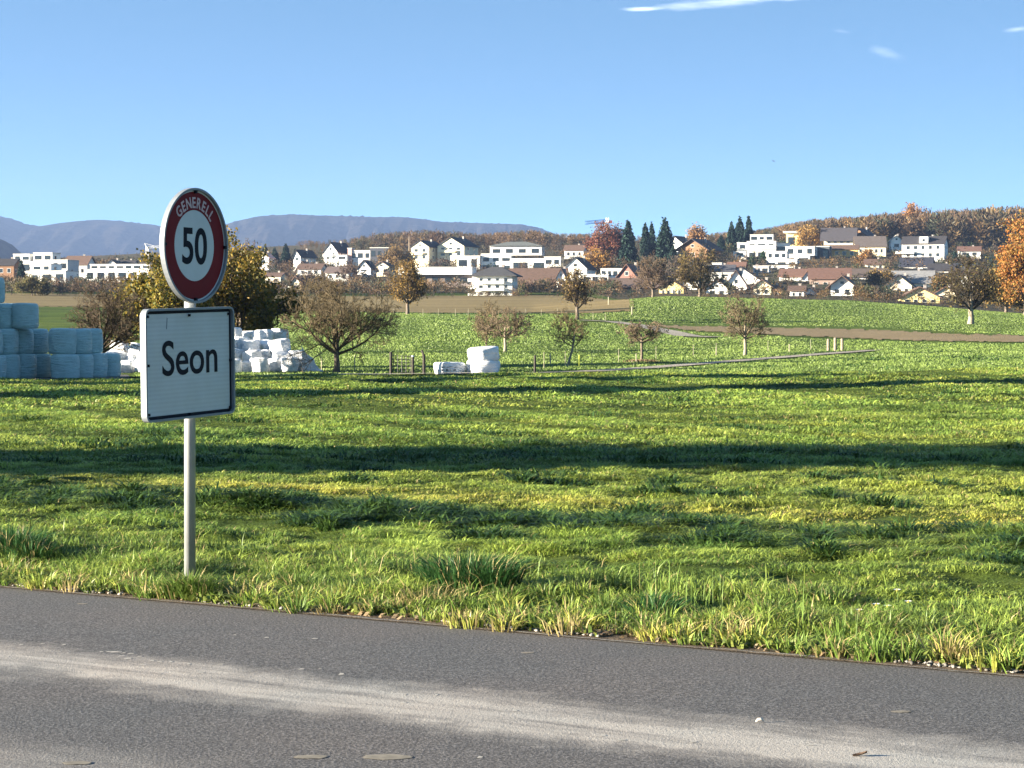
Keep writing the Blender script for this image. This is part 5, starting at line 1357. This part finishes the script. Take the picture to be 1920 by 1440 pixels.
post_at(1003, 688, 657, .06, M_POST, 'fence_post', 'lone dark wooden post between the bales and the slim young tree', Y=108)
for i, (px, lab) in enumerate(((1553, 'left one of the three wooden posts at the track end'), (1566, 'middle one of the three wooden posts at the track end'), (1579, 'right one of the three wooden posts at the track end'))):
    post_at(px, 658, 636-(i == 1)*2, .13, M_BARKL, 'fence_post', lab, group='three posts at the track end', Y=190+i)
for px, base, top, mat, lab in ((665, 696, 667, M_STAKE, 'pale thin stake right of the large bare tree trunk'), (603, 695, 674, M_STAKE, 'pale thin stake at the right end of the white bale heap'),
        (1086, 688, 667, M_YS, 'yellow green stake beside the slim young tree'), (1193, 680, 664, M_STAKE, 'thin stake left of the flat topped bare tree'), (1343, 668, 652, M_STAKE, 'thin pale stake left of the round crowned bare tree'),
        (1032, 684, 664, M_STAKE, 'thin pale stake left of the slim young tree'), (1480, 660, 646, M_STAKE, 'thin pale stake between the round crowned tree and the three posts'), (1185, 590, 575, M_STAKE, 'small pale stake on the green hillside'),
        (1141, 572, 557, M_STAKE, 'pale stake near the crest at the left end of the hillside')):
    Y = G(px, base, 80); post_at(px, base, top, max(.025, Y*.00025), mat, 'stake', lab, 'stake', 'thin stakes around the paddock')
def gate():
    Y = GY_; x0, x1 = X(733, Y), X(774, Y); z = gz(x0, Y); r = empty('wire_gate', (x0, Y, z)); tag(r, 'dark wire mesh gate between two wooden posts left of the white bales', 'gate')
    w = x1-x0
    m = MB(); m.tube([(0, 0, -.3), (0, 0, 1.1)], [.075, .07], 8); m.build('gate_post', M_POST, r)
    m = MB(); m.tube([(w, 0, -.3), (w, 0, .86)], [.07, .065], 8); m.build('gate_post', M_POST, r)
    m = MB(); m.tube([(w, 0, .862), (w, 0, .93)], [.075, .05], 8); m.build('post_cap', paint('post_cap_white', (.7, .7, .68), .6), r)
    m = MB()
    for i in range(6): m.tube([(.08, 0, .12+i*.16), (w-.08, 0, .1+i*.155)], [.017, .017], 4)
    for i in range(5): xx = .12+i*(w-.24)/4; m.tube([(xx, 0, .1), (xx, 0, .95)], [.017, .017], 4)
    m.build('wire_mesh', M_WIRE, r)
gate()
def far_fence(pts, lab, h, wname='pasture_fence', ymin=150, rad=.028):
    L = line(pts, ymin); x0, y0 = L[0]; z0 = gz(x0, y0); r = empty(wname, (x0, y0, z0)); tag(r, lab, 'fence')
    wires = [MB(), MB()]; prev = None
    for x, y in L:
        z = gz(x, y); m = MB(); m.tube([(x-x0, y-y0, z-z0-.3), (x-x0, y-y0, z-z0+h)], [rad, rad*.9], 6); m.build('post', M_STAKE, r)
        cur = [(x-x0, y-y0, z-z0+h*k) for k in (.55, .92)]
        if prev:
            for a, b, mb in zip(prev, cur, wires): mb.tube([a, b], [.01, .01], 3)
        prev = cur
    for mb in wires: mb.build('wire', M_WIRE, r)
far_fence([(738, 590), (762, 591), (793, 592), (822, 592), (854, 592), (878, 592), (985, 593), (1015, 593), (1045, 592), (1080, 596), (1112, 600), (1135, 602)], 'far pasture fence of thin pale posts below the stubble field', 1.1)
far_fence([(1020, 691), (1060, 688), (1110, 684), (1160, 680), (1230, 674), (1300, 669), (1343, 665), (1440, 659), (1520, 655)], 'thin wire fence of pale posts along the track', .95, ymin=90, rad=.02)

def far_meadow():
    N = 430000; Y = np.sqrt(RNG.uniform(97**2, 455**2, N)); x = RNG.uniform(-.262, .262, N)*Y
    Y = np.where(RNG.random(N) < .45, np.exp(RNG.uniform(math.log(97), math.log(455), N)), Y); x = RNG.uniform(-.262, .262, N)*Y
    px = 960+F*x/Y; z = tz(x, Y); row = HOR+F*(CAMZ-z)/Y
    def poly(lo, hi):
        return (row < np.interp(px, [a for a, _ in lo], [b for _, b in lo])) & (row > np.interp(px, [a for a, _ in hi], [b for _, b in hi]))
    tr = np.interp(px, [a for a, _ in tp], [b for _, b in tp])
    bad = yardmask(x, Y) | ((np.abs(row-tr) < 130*F/100/Y*1.0) & (px < 1640) & (np.abs(row-tr) < 3.2))
    bad |= poly([(-60, 575), (400, 581), (735, 588), (900, 589), (1100, 589), (1180, 585), (1181, 0)], [(-60, 540), (1180, 540)])
    bad |= poly([(1214, 0), (1215, 613), (1300, 623), (1450, 631), (1600, 638), (1760, 643), (1960, 646)], [(1215, 605), (1330, 609), (1480, 611), (1620, 613), (1760, 621), (1960, 631)])
    bad |= (np.abs(row-np.interp(px, [1090, 1150, 1200, 1250, 1290, 1340], [601, 604, 611, 622, 631, 633])) < 3) & (px > 1085) & (px < 1345)
    bad |= (Y > 300) & (px > 1150) & (Y > np.interp(px, [1150, 1250, 1600, 1920], [420, 425, 430, 450]))
    k = ~bad; x, Y, px = x[k], Y[k], px[k]; N = len(x)
    g = vn(x/(Y*.012), Y/(Y*.02+2), 61); g2 = vn(x/14, Y/7, 62); g3 = vn((x*.6+Y)/1.9, (Y*.5-x)/9, 63)
    f = np.clip(.55*g+.35*g2+.45*g3-.15+RNG.normal(0, .03, N), 0, 1)
    c = lerp3((.105, .17, .036), (.2, .275, .06), f)*RNG.uniform(.85, 1.12, N)[:, None]
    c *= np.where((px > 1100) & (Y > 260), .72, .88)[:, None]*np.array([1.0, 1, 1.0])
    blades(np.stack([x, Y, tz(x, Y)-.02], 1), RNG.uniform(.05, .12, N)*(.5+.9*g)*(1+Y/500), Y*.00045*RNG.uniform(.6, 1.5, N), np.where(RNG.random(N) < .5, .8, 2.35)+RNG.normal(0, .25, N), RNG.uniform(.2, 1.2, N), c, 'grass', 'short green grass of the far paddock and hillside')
far_meadow()
# rough unmown lines in the paddock
def rough_line(pts, n, h, wid, lab, ymin=80, col=C_DARK, seed=1, mult=1.6):
    L = np.array(line(pts, ymin)); d = np.concatenate([[0], np.cumsum(np.hypot(*np.diff(L, axis=0).T))]); t = RNG.uniform(0, d[-1], n)
    x = np.interp(t, d, L[:, 0])+RNG.normal(0, wid, n); y = np.interp(t, d, L[:, 1])+RNG.normal(0, wid, n)
    k = vn(t/1.5, t*0, seed) > .3; x, y = x[k], y[k]; n = len(x)
    c = (np.array(col) if mult == 1 else np.array((.05, .085, .022)))[None]*RNG.uniform(.6, 1.6, n)[:, None]; h = h*.6
    blades(np.stack([x, y, ground(x, y)-.03], 1), RNG.uniform(.4, 1.1, n)*h, np.full(n, h*.3), RNG.uniform(0, 6.28, n), RNG.uniform(.1, 1, n), c, 'grass', lab)
rough_line([(640, 662), (740, 661), (800, 661), (860, 662), (930, 662), (1000, 661)], 2600, .35, .5, 'rough unmown grass line in the paddock behind the gate', seed=4)
rough_line([(1080, 661), (1140, 660), (1200, 659), (1260, 657), (1330, 656)], 2200, .4, .5, 'rough unmown grass line between the paddock trees', seed=5)
rough_line([(640, 693), (720, 695), (800, 695), (1000, 694), (1100, 691), (1200, 684), (1320, 676), (1450, 667), (1560, 660)], 9000, .32, .35, 'dark rough grass along the track edge', seed=6)
rough_line([(1150, 603), (1230, 602), (1330, 601), (1420, 603)], 2600, .7, .5, 'dark grass bank at the foot of the right hillside', ymin=150, seed=7)
rough_line([(738, 588), (900, 590), (1100, 592)], 2400, .6, .5, 'dark grass under the far pasture fence', ymin=150, seed=8)
rough_line([(1180, 680), (1203, 679), (1226, 680)], 500, .45, .25, 'brown weeds round the foot of the flat topped tree', col=(.16, .12, .06), mult=1, seed=9)

# ------------------------------------------------------------------ cranes, pole, bird
def cranes():
    Y = 1120; r = empty('tower_crane', (X(1139, Y), Y, gz(X(1139, Y), Y))); tag(r, 'crane with a blue jib above the rust red tree', 'crane'); z = Z(414, Y)-gz(X(1139, Y), Y); s = Y/F
    def lattice(mb, a, b, w, n, ax):
        a, b = Vector(a), Vector(b)
        o = [Vector((0, -w, -w)), Vector((0, w, -w)), Vector((0, 0, w))] if ax == 'x' else [Vector((-w, -w, 0)), Vector((w, -w, 0)), Vector((w, w, 0)), Vector((-w, w, 0))]
        for q in o: mb.tube([a+q, b+q], [w*.22, w*.22], 4)
        for i in range(n):
            for k in range(len(o)):
                mb.tube([a.lerp(b, i/n)+o[k], a.lerp(b, (i+1)/n)+o[(k+1) % len(o)]], [w*.13, w*.13], 3)
    MBL = paint('crane_blue', (.06, .16, .4), .5); MWH = paint('crane_white', (.75, .74, .72), .5); MRD = paint('crane_red', (.25, .08, .07), .5)
    m = MB(); lattice(m, (-42*s, 0, z-1.0), (-1, 0, z), .75, 14, 'x'); m.build('jib', MBL, r)
    m = MB(); m.box(-24*s, -3*s, -.5, .5, z-1.7, z-.75); m.build('jib_panel', MBL, r)
    m = MB(); lattice(m, (0, 0, -2), (0, 0, z+1.6), .6, 12, 'z'); m.build('mast', MWH, r)
    m = MB(); m.box(.5, 2.4, -.6, .6, z-1.3, z+.2); m.build('counterweight', MRD, r)
    m = MB(); m.box(-1.6, -.7, -1.6, -.7, z-2.6, z-.8); m.build('cab', MWH, r)
    Y = 1150; zb = gz(X(276, Y), Y); r = empty('tower_crane', (X(276, Y), Y, zb)); tag(r, 'thin white crane left of the round sign', 'crane'); s = Y/F; z = Z(464, Y)-zb
    m = MB(); lattice(m, (0, 0, -2), (0, 0, z), .55, 10, 'z'); m.build('mast', MWH, r)
    m = MB(); lattice(m, (-1, 0, z), (24*s, 0, z+.4), .5, 10, 'x'); m.build('jib', MWH, r)
    m = MB(); m.tube([(0, 0, z), (-5*s, 0, z+8*s)], [.3, .2], 5); m.tube([(-5*s, 0, z+8*s), (14*s, 0, z+.8)], [.12, .12], 4); m.build('stay', MWH, r)
cranes()
def pole(px, base, top, Y, lab):
    x = X(px, Y); z = Z(base, Y); h = (base-top)*Y/F; r = empty('utility_pole', (x, Y, z)); tag(r, lab, 'pole')
    m = MB(); m.tube([(0, 0, -3), (0, 0, h)], [.2, .14], 8); m.build('shaft', paint('pole_wood', (.35, .28, .2), .9, .2), r)
    m = MB(); m.box(-.8, .8, -.08, .08, h-.5, h-.3); m.build('crossarm', M_POST, r)
pole(767, 478, 443, 960, 'wooden pole above the ochre tree, left of the cream gables')
pole(1703, 480, 447, 940, 'pale pole left of the big white house')
def bird():
    Y = 300; m = MB(); z = Z(302, Y)
    m.tube([(-.16, 0, 0), (-.09, 0, .01), (0, 0, .02), (.1, 0, .0), (.2, 0, -.01)], [.01, .04, .05, .03, .012], 8)
    for s in (-1, 1):
        m.add([(-.06, s*.03, .03), (.07, s*.03, .03), (.1, s*.22, .1), (.03, s*.42, .05), (-.03, s*.2, .1)], [(0, 1, 2, 3, 4)])
    o = m.build('bird', paint('bird_grey', (.08, .08, .09), .8), loc=(X(1450, Y), Y, z)); o.rotation_euler = (R(20), R(12), R(35))
    tag(o, 'small dark bird flying in the clear sky', 'bird')
bird()

# ------------------------------------------------------------------ trees outside the picture whose long shadows cross the meadow
def shade_tree(cx, cy, hc, rc, seed, lab, conif=False, zt=None, nleaf=8500, sq=1.0):
    k = hc/math.tan(SUN_EL); x = cx-k*math.cos(SUN_AZ); y = cy-k*math.sin(SUN_AZ)
    if conif: return conifer(0, hc, 0, rc, 100, lab, seed, group='trees left of the picture', xy=(x, y), n=700)
    return tree(0, hc+rc*.8*sq, hc-rc*.8, rc, 0, 60, 'leafy_tree', lab, seed, group='trees left of the picture', xy=(x, y), leaf=[(.1, .1, .03), (.14, .1, .03)], nleaf=nleaf, lsize=.34, limbs=9, sub=(7, 6, 3), trunk_r=.16, flat=sq)
LABT = 'leafy tree outside the left picture edge, its shadow crossing the meadow'
for i, (cx, cy, hc, rc) in enumerate([(-8, 22.9, 3.6, .42), (-2, 23.3, 4.4, .35), (-6, 25.6, 4.2, .45), (0, 25.7, 4.8, .5), (5.5, 25.2, 5.4, .5), (10, 24.9, 5.8, .45)]):
    shade_tree(cx, cy, hc, rc, 801+i, LABT, sq=.7, nleaf=1100)
for i, (cx, cy, hc, rc) in enumerate([(-9, 60, 5.0, 2.6), (2, 63, 6.2, 2.6), (14, 68, 7.4, 2.0), (-9, 80, 5.4, 2.2), (4, 84, 6.2, 2.0)]):
    shade_tree(cx, cy, hc, rc, 810+i, LABT)
for i, (x, y, h, r_) in enumerate([(-42, 83, 10, 4), (-43, 87, 10.5, 4.2), (-41, 91, 10, 4), (-46, 80, 11, 4), (-47, 90, 11, 4), (-36, 88, 9, 3.4), (-36, 92, 9, 3)]):  # conifers out of view, added to cast shade on the teal bales
    conifer(0, h, 0, r_, 100, 'unseen tall conifer added left of the picture to shade the teal bales', 830+i, group='trees left of the picture', xy=(x, y), n=900)

# ------------------------------------------------------------------ hills
def hills(name, prof, Y0, depth, label, seed, cols, rough=1.0):
    p = np.array(prof, float); u = np.arange(p[0, 0], p[-1, 0], 3.0); top = np.interp(u, p[:, 0], p[:, 1])
    k = np.ones(7)/7; top = np.convolve(np.pad(top, 3, 'edge'), k, 'valid')
    rz = (HOR-top)/F*Y0+CAMZ
    nd = 46; dd = np.linspace(0, 1.35, nd)
    U, Dd = np.meshgrid(u, dd); Rz = np.broadcast_to(rz, U.shape)
    yy = Y0-depth*(1-Dd); xx = (U-960)/F*Y0*(1+0*Dd)
    s = np.clip(Dd, 0, 1); prf = s**.8*(1-.12*np.sin(s*np.pi*2))
    back = np.clip((Dd-1)/.35, 0, 1); z = Rz*prf*(1-.6*back**1.5)
    g = fbm(U/42, Dd*5+U/90, seed, 5)-.5; ridge = 1-np.abs(2*fbm(U/30, Dd*2.2, seed+9, 3)-1)
    z = z+(g*110+(ridge-.6)*45)*rough*np.sin(np.clip(s*1.12, 0, 1)*np.pi)**1.2
    z = z+np.where(np.abs(Dd-1) < .05, 16*(vn(U/4, Dd*40, seed+3)-.5)*rough, 0)
    v = np.stack([xx.ravel(), yy.ravel(), z.ravel()-2], 1); r, c = U.shape; i = np.arange(r*c).reshape(r, c)
    q = np.stack([i[:-1, :-1].ravel(), i[:-1, 1:].ravel(), i[1:, 1:].ravel(), i[1:, :-1].ravel()], 1)
    m, nt, b, _ = new_mat(name+'_wood')
    n = noise(nt, .02, 9, rough=.8); n2 = noise(nt, .0016, 4)
    c1 = ramp(nt, n, [(.4, cols[0]), (.6, cols[1])]); c1 = mixc(nt, ramp(nt, n2, [(.62, (0, 0, 0)), (.7, (.6, .6, .6))]), c1, cols[2])
    nt.links.new(c1, b.inputs['Base Color']); b.inputs['Roughness'].default_value = .95; b.inputs['Specular IOR Level'].default_value = 0
    bump(nt, b, n, 1, 25)
    o = arr_obj(name, v=v, quads=q, mat=m, smooth=True); tag(o, label, kind='structure')
WC = [(.006, .007, .007), (.04, .034, .028), (.035, .04, .028)]
hills('hills', [(-700, 430), (-300, 412), (-100, 398), (0, 405), (25, 410), (45, 419), (90, 428), (130, 421), (170, 416), (205, 413), (240, 416), (300, 424), (360, 428), (470, 432), (700, 440), (1200, 470)], 9300, 2600, 'blue hazy wooded hills at the far left', 3, WC)
hills('hills', [(330, 450), (400, 430), (440, 421), (475, 411), (500, 406), (560, 403), (600, 405), (640, 406), (700, 408), (760, 408), (790, 411), (830, 417), (900, 419), (960, 421), (990, 424), (1010, 428), (1040, 440), (1100, 462), (1200, 495)], 8600, 2200, 'long flat topped blue hill behind the village', 5, WC)
hills('hills', [(-500, 430), (-150, 438), (-40, 442), (0, 446), (14, 451), (26, 463), (40, 480), (70, 500)], 4200, 900, 'dark wooded knoll at the left picture edge', 7, WC, .25)

# ------------------------------------------------------------------ haze, sky, light, camera
def haze():
    m = MB(); m.box(-11000, 11000, -700, 10400, -1.9-12, 640); o = m.build('haze')
    mt = D.materials.new('air'); mt.use_nodes = True; nt = mt.node_tree; nt.nodes.clear()
    out = nt.nodes.new('ShaderNodeOutputMaterial'); pv = nt.nodes.new('ShaderNodeVolumePrincipled')
    pv.inputs['Color'].default_value = (.23, .34, .60, 1); pv.inputs['Density'].default_value = .72e-4; pv.inputs['Anisotropy'].default_value = 0.1
    nt.links.new(pv.outputs[0], out.inputs['Volume']); o.data.materials.append(mt)
    tag(o, 'thin bluish air over the land', kind='stuff')
haze()

def sky():
    w = D.worlds.new('World'); scene.world = w; w.use_nodes = True; nt = w.node_tree; nt.nodes.clear()
    out = nt.nodes.new('ShaderNodeOutputWorld'); bg = nt.nodes.new('ShaderNodeBackground'); bg.inputs[1].default_value = .062
    sk = nt.nodes.new('ShaderNodeTexSky'); sk.sky_type = 'NISHITA'; sk.sun_disc = False; sk.sun_elevation = SUN_EL
    sk.sun_rotation = math.atan2(SUNV.x, SUNV.y); sk.air_density = 1.0; sk.dust_density = .3; sk.ozone_density = 3.0; sk.altitude = 500
    tc = nt.nodes.new('ShaderNodeTexCoord'); sep = nt.nodes.new('ShaderNodeSeparateXYZ'); nt.links.new(tc.outputs['Generated'], sep.inputs[0])
    zz = mathn(nt, 'ADD', mathn(nt, 'MULTIPLY', sep.outputs[2], 5.2), .012)
    cb = nt.nodes.new('ShaderNodeCombineXYZ'); nt.links.new(sep.outputs[0], cb.inputs[0]); nt.links.new(sep.outputs[1], cb.inputs[1]); nt.links.new(zz, cb.inputs[2])
    nm = nt.nodes.new('ShaderNodeVectorMath'); nm.operation = 'NORMALIZE'; nt.links.new(cb.outputs[0], nm.inputs[0]); nt.links.new(nm.outputs[0], sk.inputs['Vector'])
    # wisps of cirrus, by direction in the sky
    az = mathn(nt, 'ARCTAN2', sep.outputs[0], sep.outputs[1]); el = mathn(nt, 'ARCSINE', sep.outputs[2])
    ca = nt.nodes.new('ShaderNodeCombineXYZ'); nt.links.new(az, ca.inputs[0]); nt.links.new(el, ca.inputs[1])
    n1 = noise(nt, 60, 7, vec=ca.outputs[0], stretch=(.35, 1.9, 1), rough=.6)
    def wisp(px, row, wpx, hpx, tilt, amt, sharp=.45):
        a0 = math.atan((px-960)/F); e0 = math.atan((HOR-row)/F)
        dx = mathn(nt, 'SUBTRACT', az, a0); dy = mathn(nt, 'SUBTRACT', mathn(nt, 'SUBTRACT', el, e0), mathn(nt, 'MULTIPLY', dx, tilt))
        q = mathn(nt, 'ADD', mathn(nt, 'POWER', mathn(nt, 'ABSOLUTE', mathn(nt, 'DIVIDE', dx, wpx/F)), 2), mathn(nt, 'POWER', mathn(nt, 'ABSOLUTE', mathn(nt, 'DIVIDE', dy, hpx/F)), 2))
        e = mathn(nt, 'EXPONENT', mathn(nt, 'MULTIPLY', q, -1))
        t = mathn(nt, 'SUBTRACT', mathn(nt, 'ADD', mathn(nt, 'MULTIPLY', e, .75), mathn(nt, 'MULTIPLY', n1, 1.5)), 1.5-sharp)
        return mathn(nt, 'MULTIPLY', mathn(nt, 'MULTIPLY', t, 1.5, clamp=True), mathn(nt, 'MULTIPLY', e, amt))
    ws = [wisp(1330, 9, 190, 13, .06, .55, .38), wisp(1205, 18, 50, 6, .03, .9, .5), wisp(1450, 0, 90, 12, -.03, .8), wisp(1655, 104, 44, 16, -.3, .2), wisp(1578, 65, 26, 5, -.15, .14), wisp(1910, 69, 34, 6, .1, .3)]
    tot = ws[0]
    for x in ws[1:]: tot = mathn(nt, 'ADD', tot, x, clamp=True)
    tn = mixc(nt, 1.0, sk.outputs[0], (.87, 1.04, .96), 'MULTIPLY')
    cl = mixc(nt, mathn(nt, 'MULTIPLY', tot, .7), tn, (9.0, 9.2, 9.6))
    nt.links.new(cl, bg.inputs[0]); nt.links.new(bg.outputs[0], out.inputs[0])
sky()
sun = D.lights.new('sun', 'SUN'); sun.energy = 5.0; sun.angle = R(.55); sun.color = (1, .88, .70)
so = link(D.objects.new('sun', sun)); so.rotation_euler = SUNV.to_track_quat('Z', 'Y').to_euler(); so.location = (-50, -20, 60)

cam = D.cameras.new('camera'); co = link(D.objects.new('camera', cam)); co.location = (0, 0, CAMZ); co.rotation_euler = (R(90), 0, 0)
cam.sensor_fit = 'HORIZONTAL'; cam.sensor_width = 36; cam.lens = 36*F/1920; cam.shift_y = -(720-HOR)/1920; cam.clip_end = 60000; cam.clip_start = .1
scene.camera = co
scene.view_settings.view_transform = 'Standard'; scene.view_settings.look = 'None'; scene.view_settings.gamma = 1; scene.view_settings.use_curve_mapping = False
scene.view_settings.exposure = 2.9
scene.render.engine = 'CYCLES'
scene.cycles.max_bounces = 6; scene.cycles.volume_bounces = 0; scene.cycles.use_denoising = True
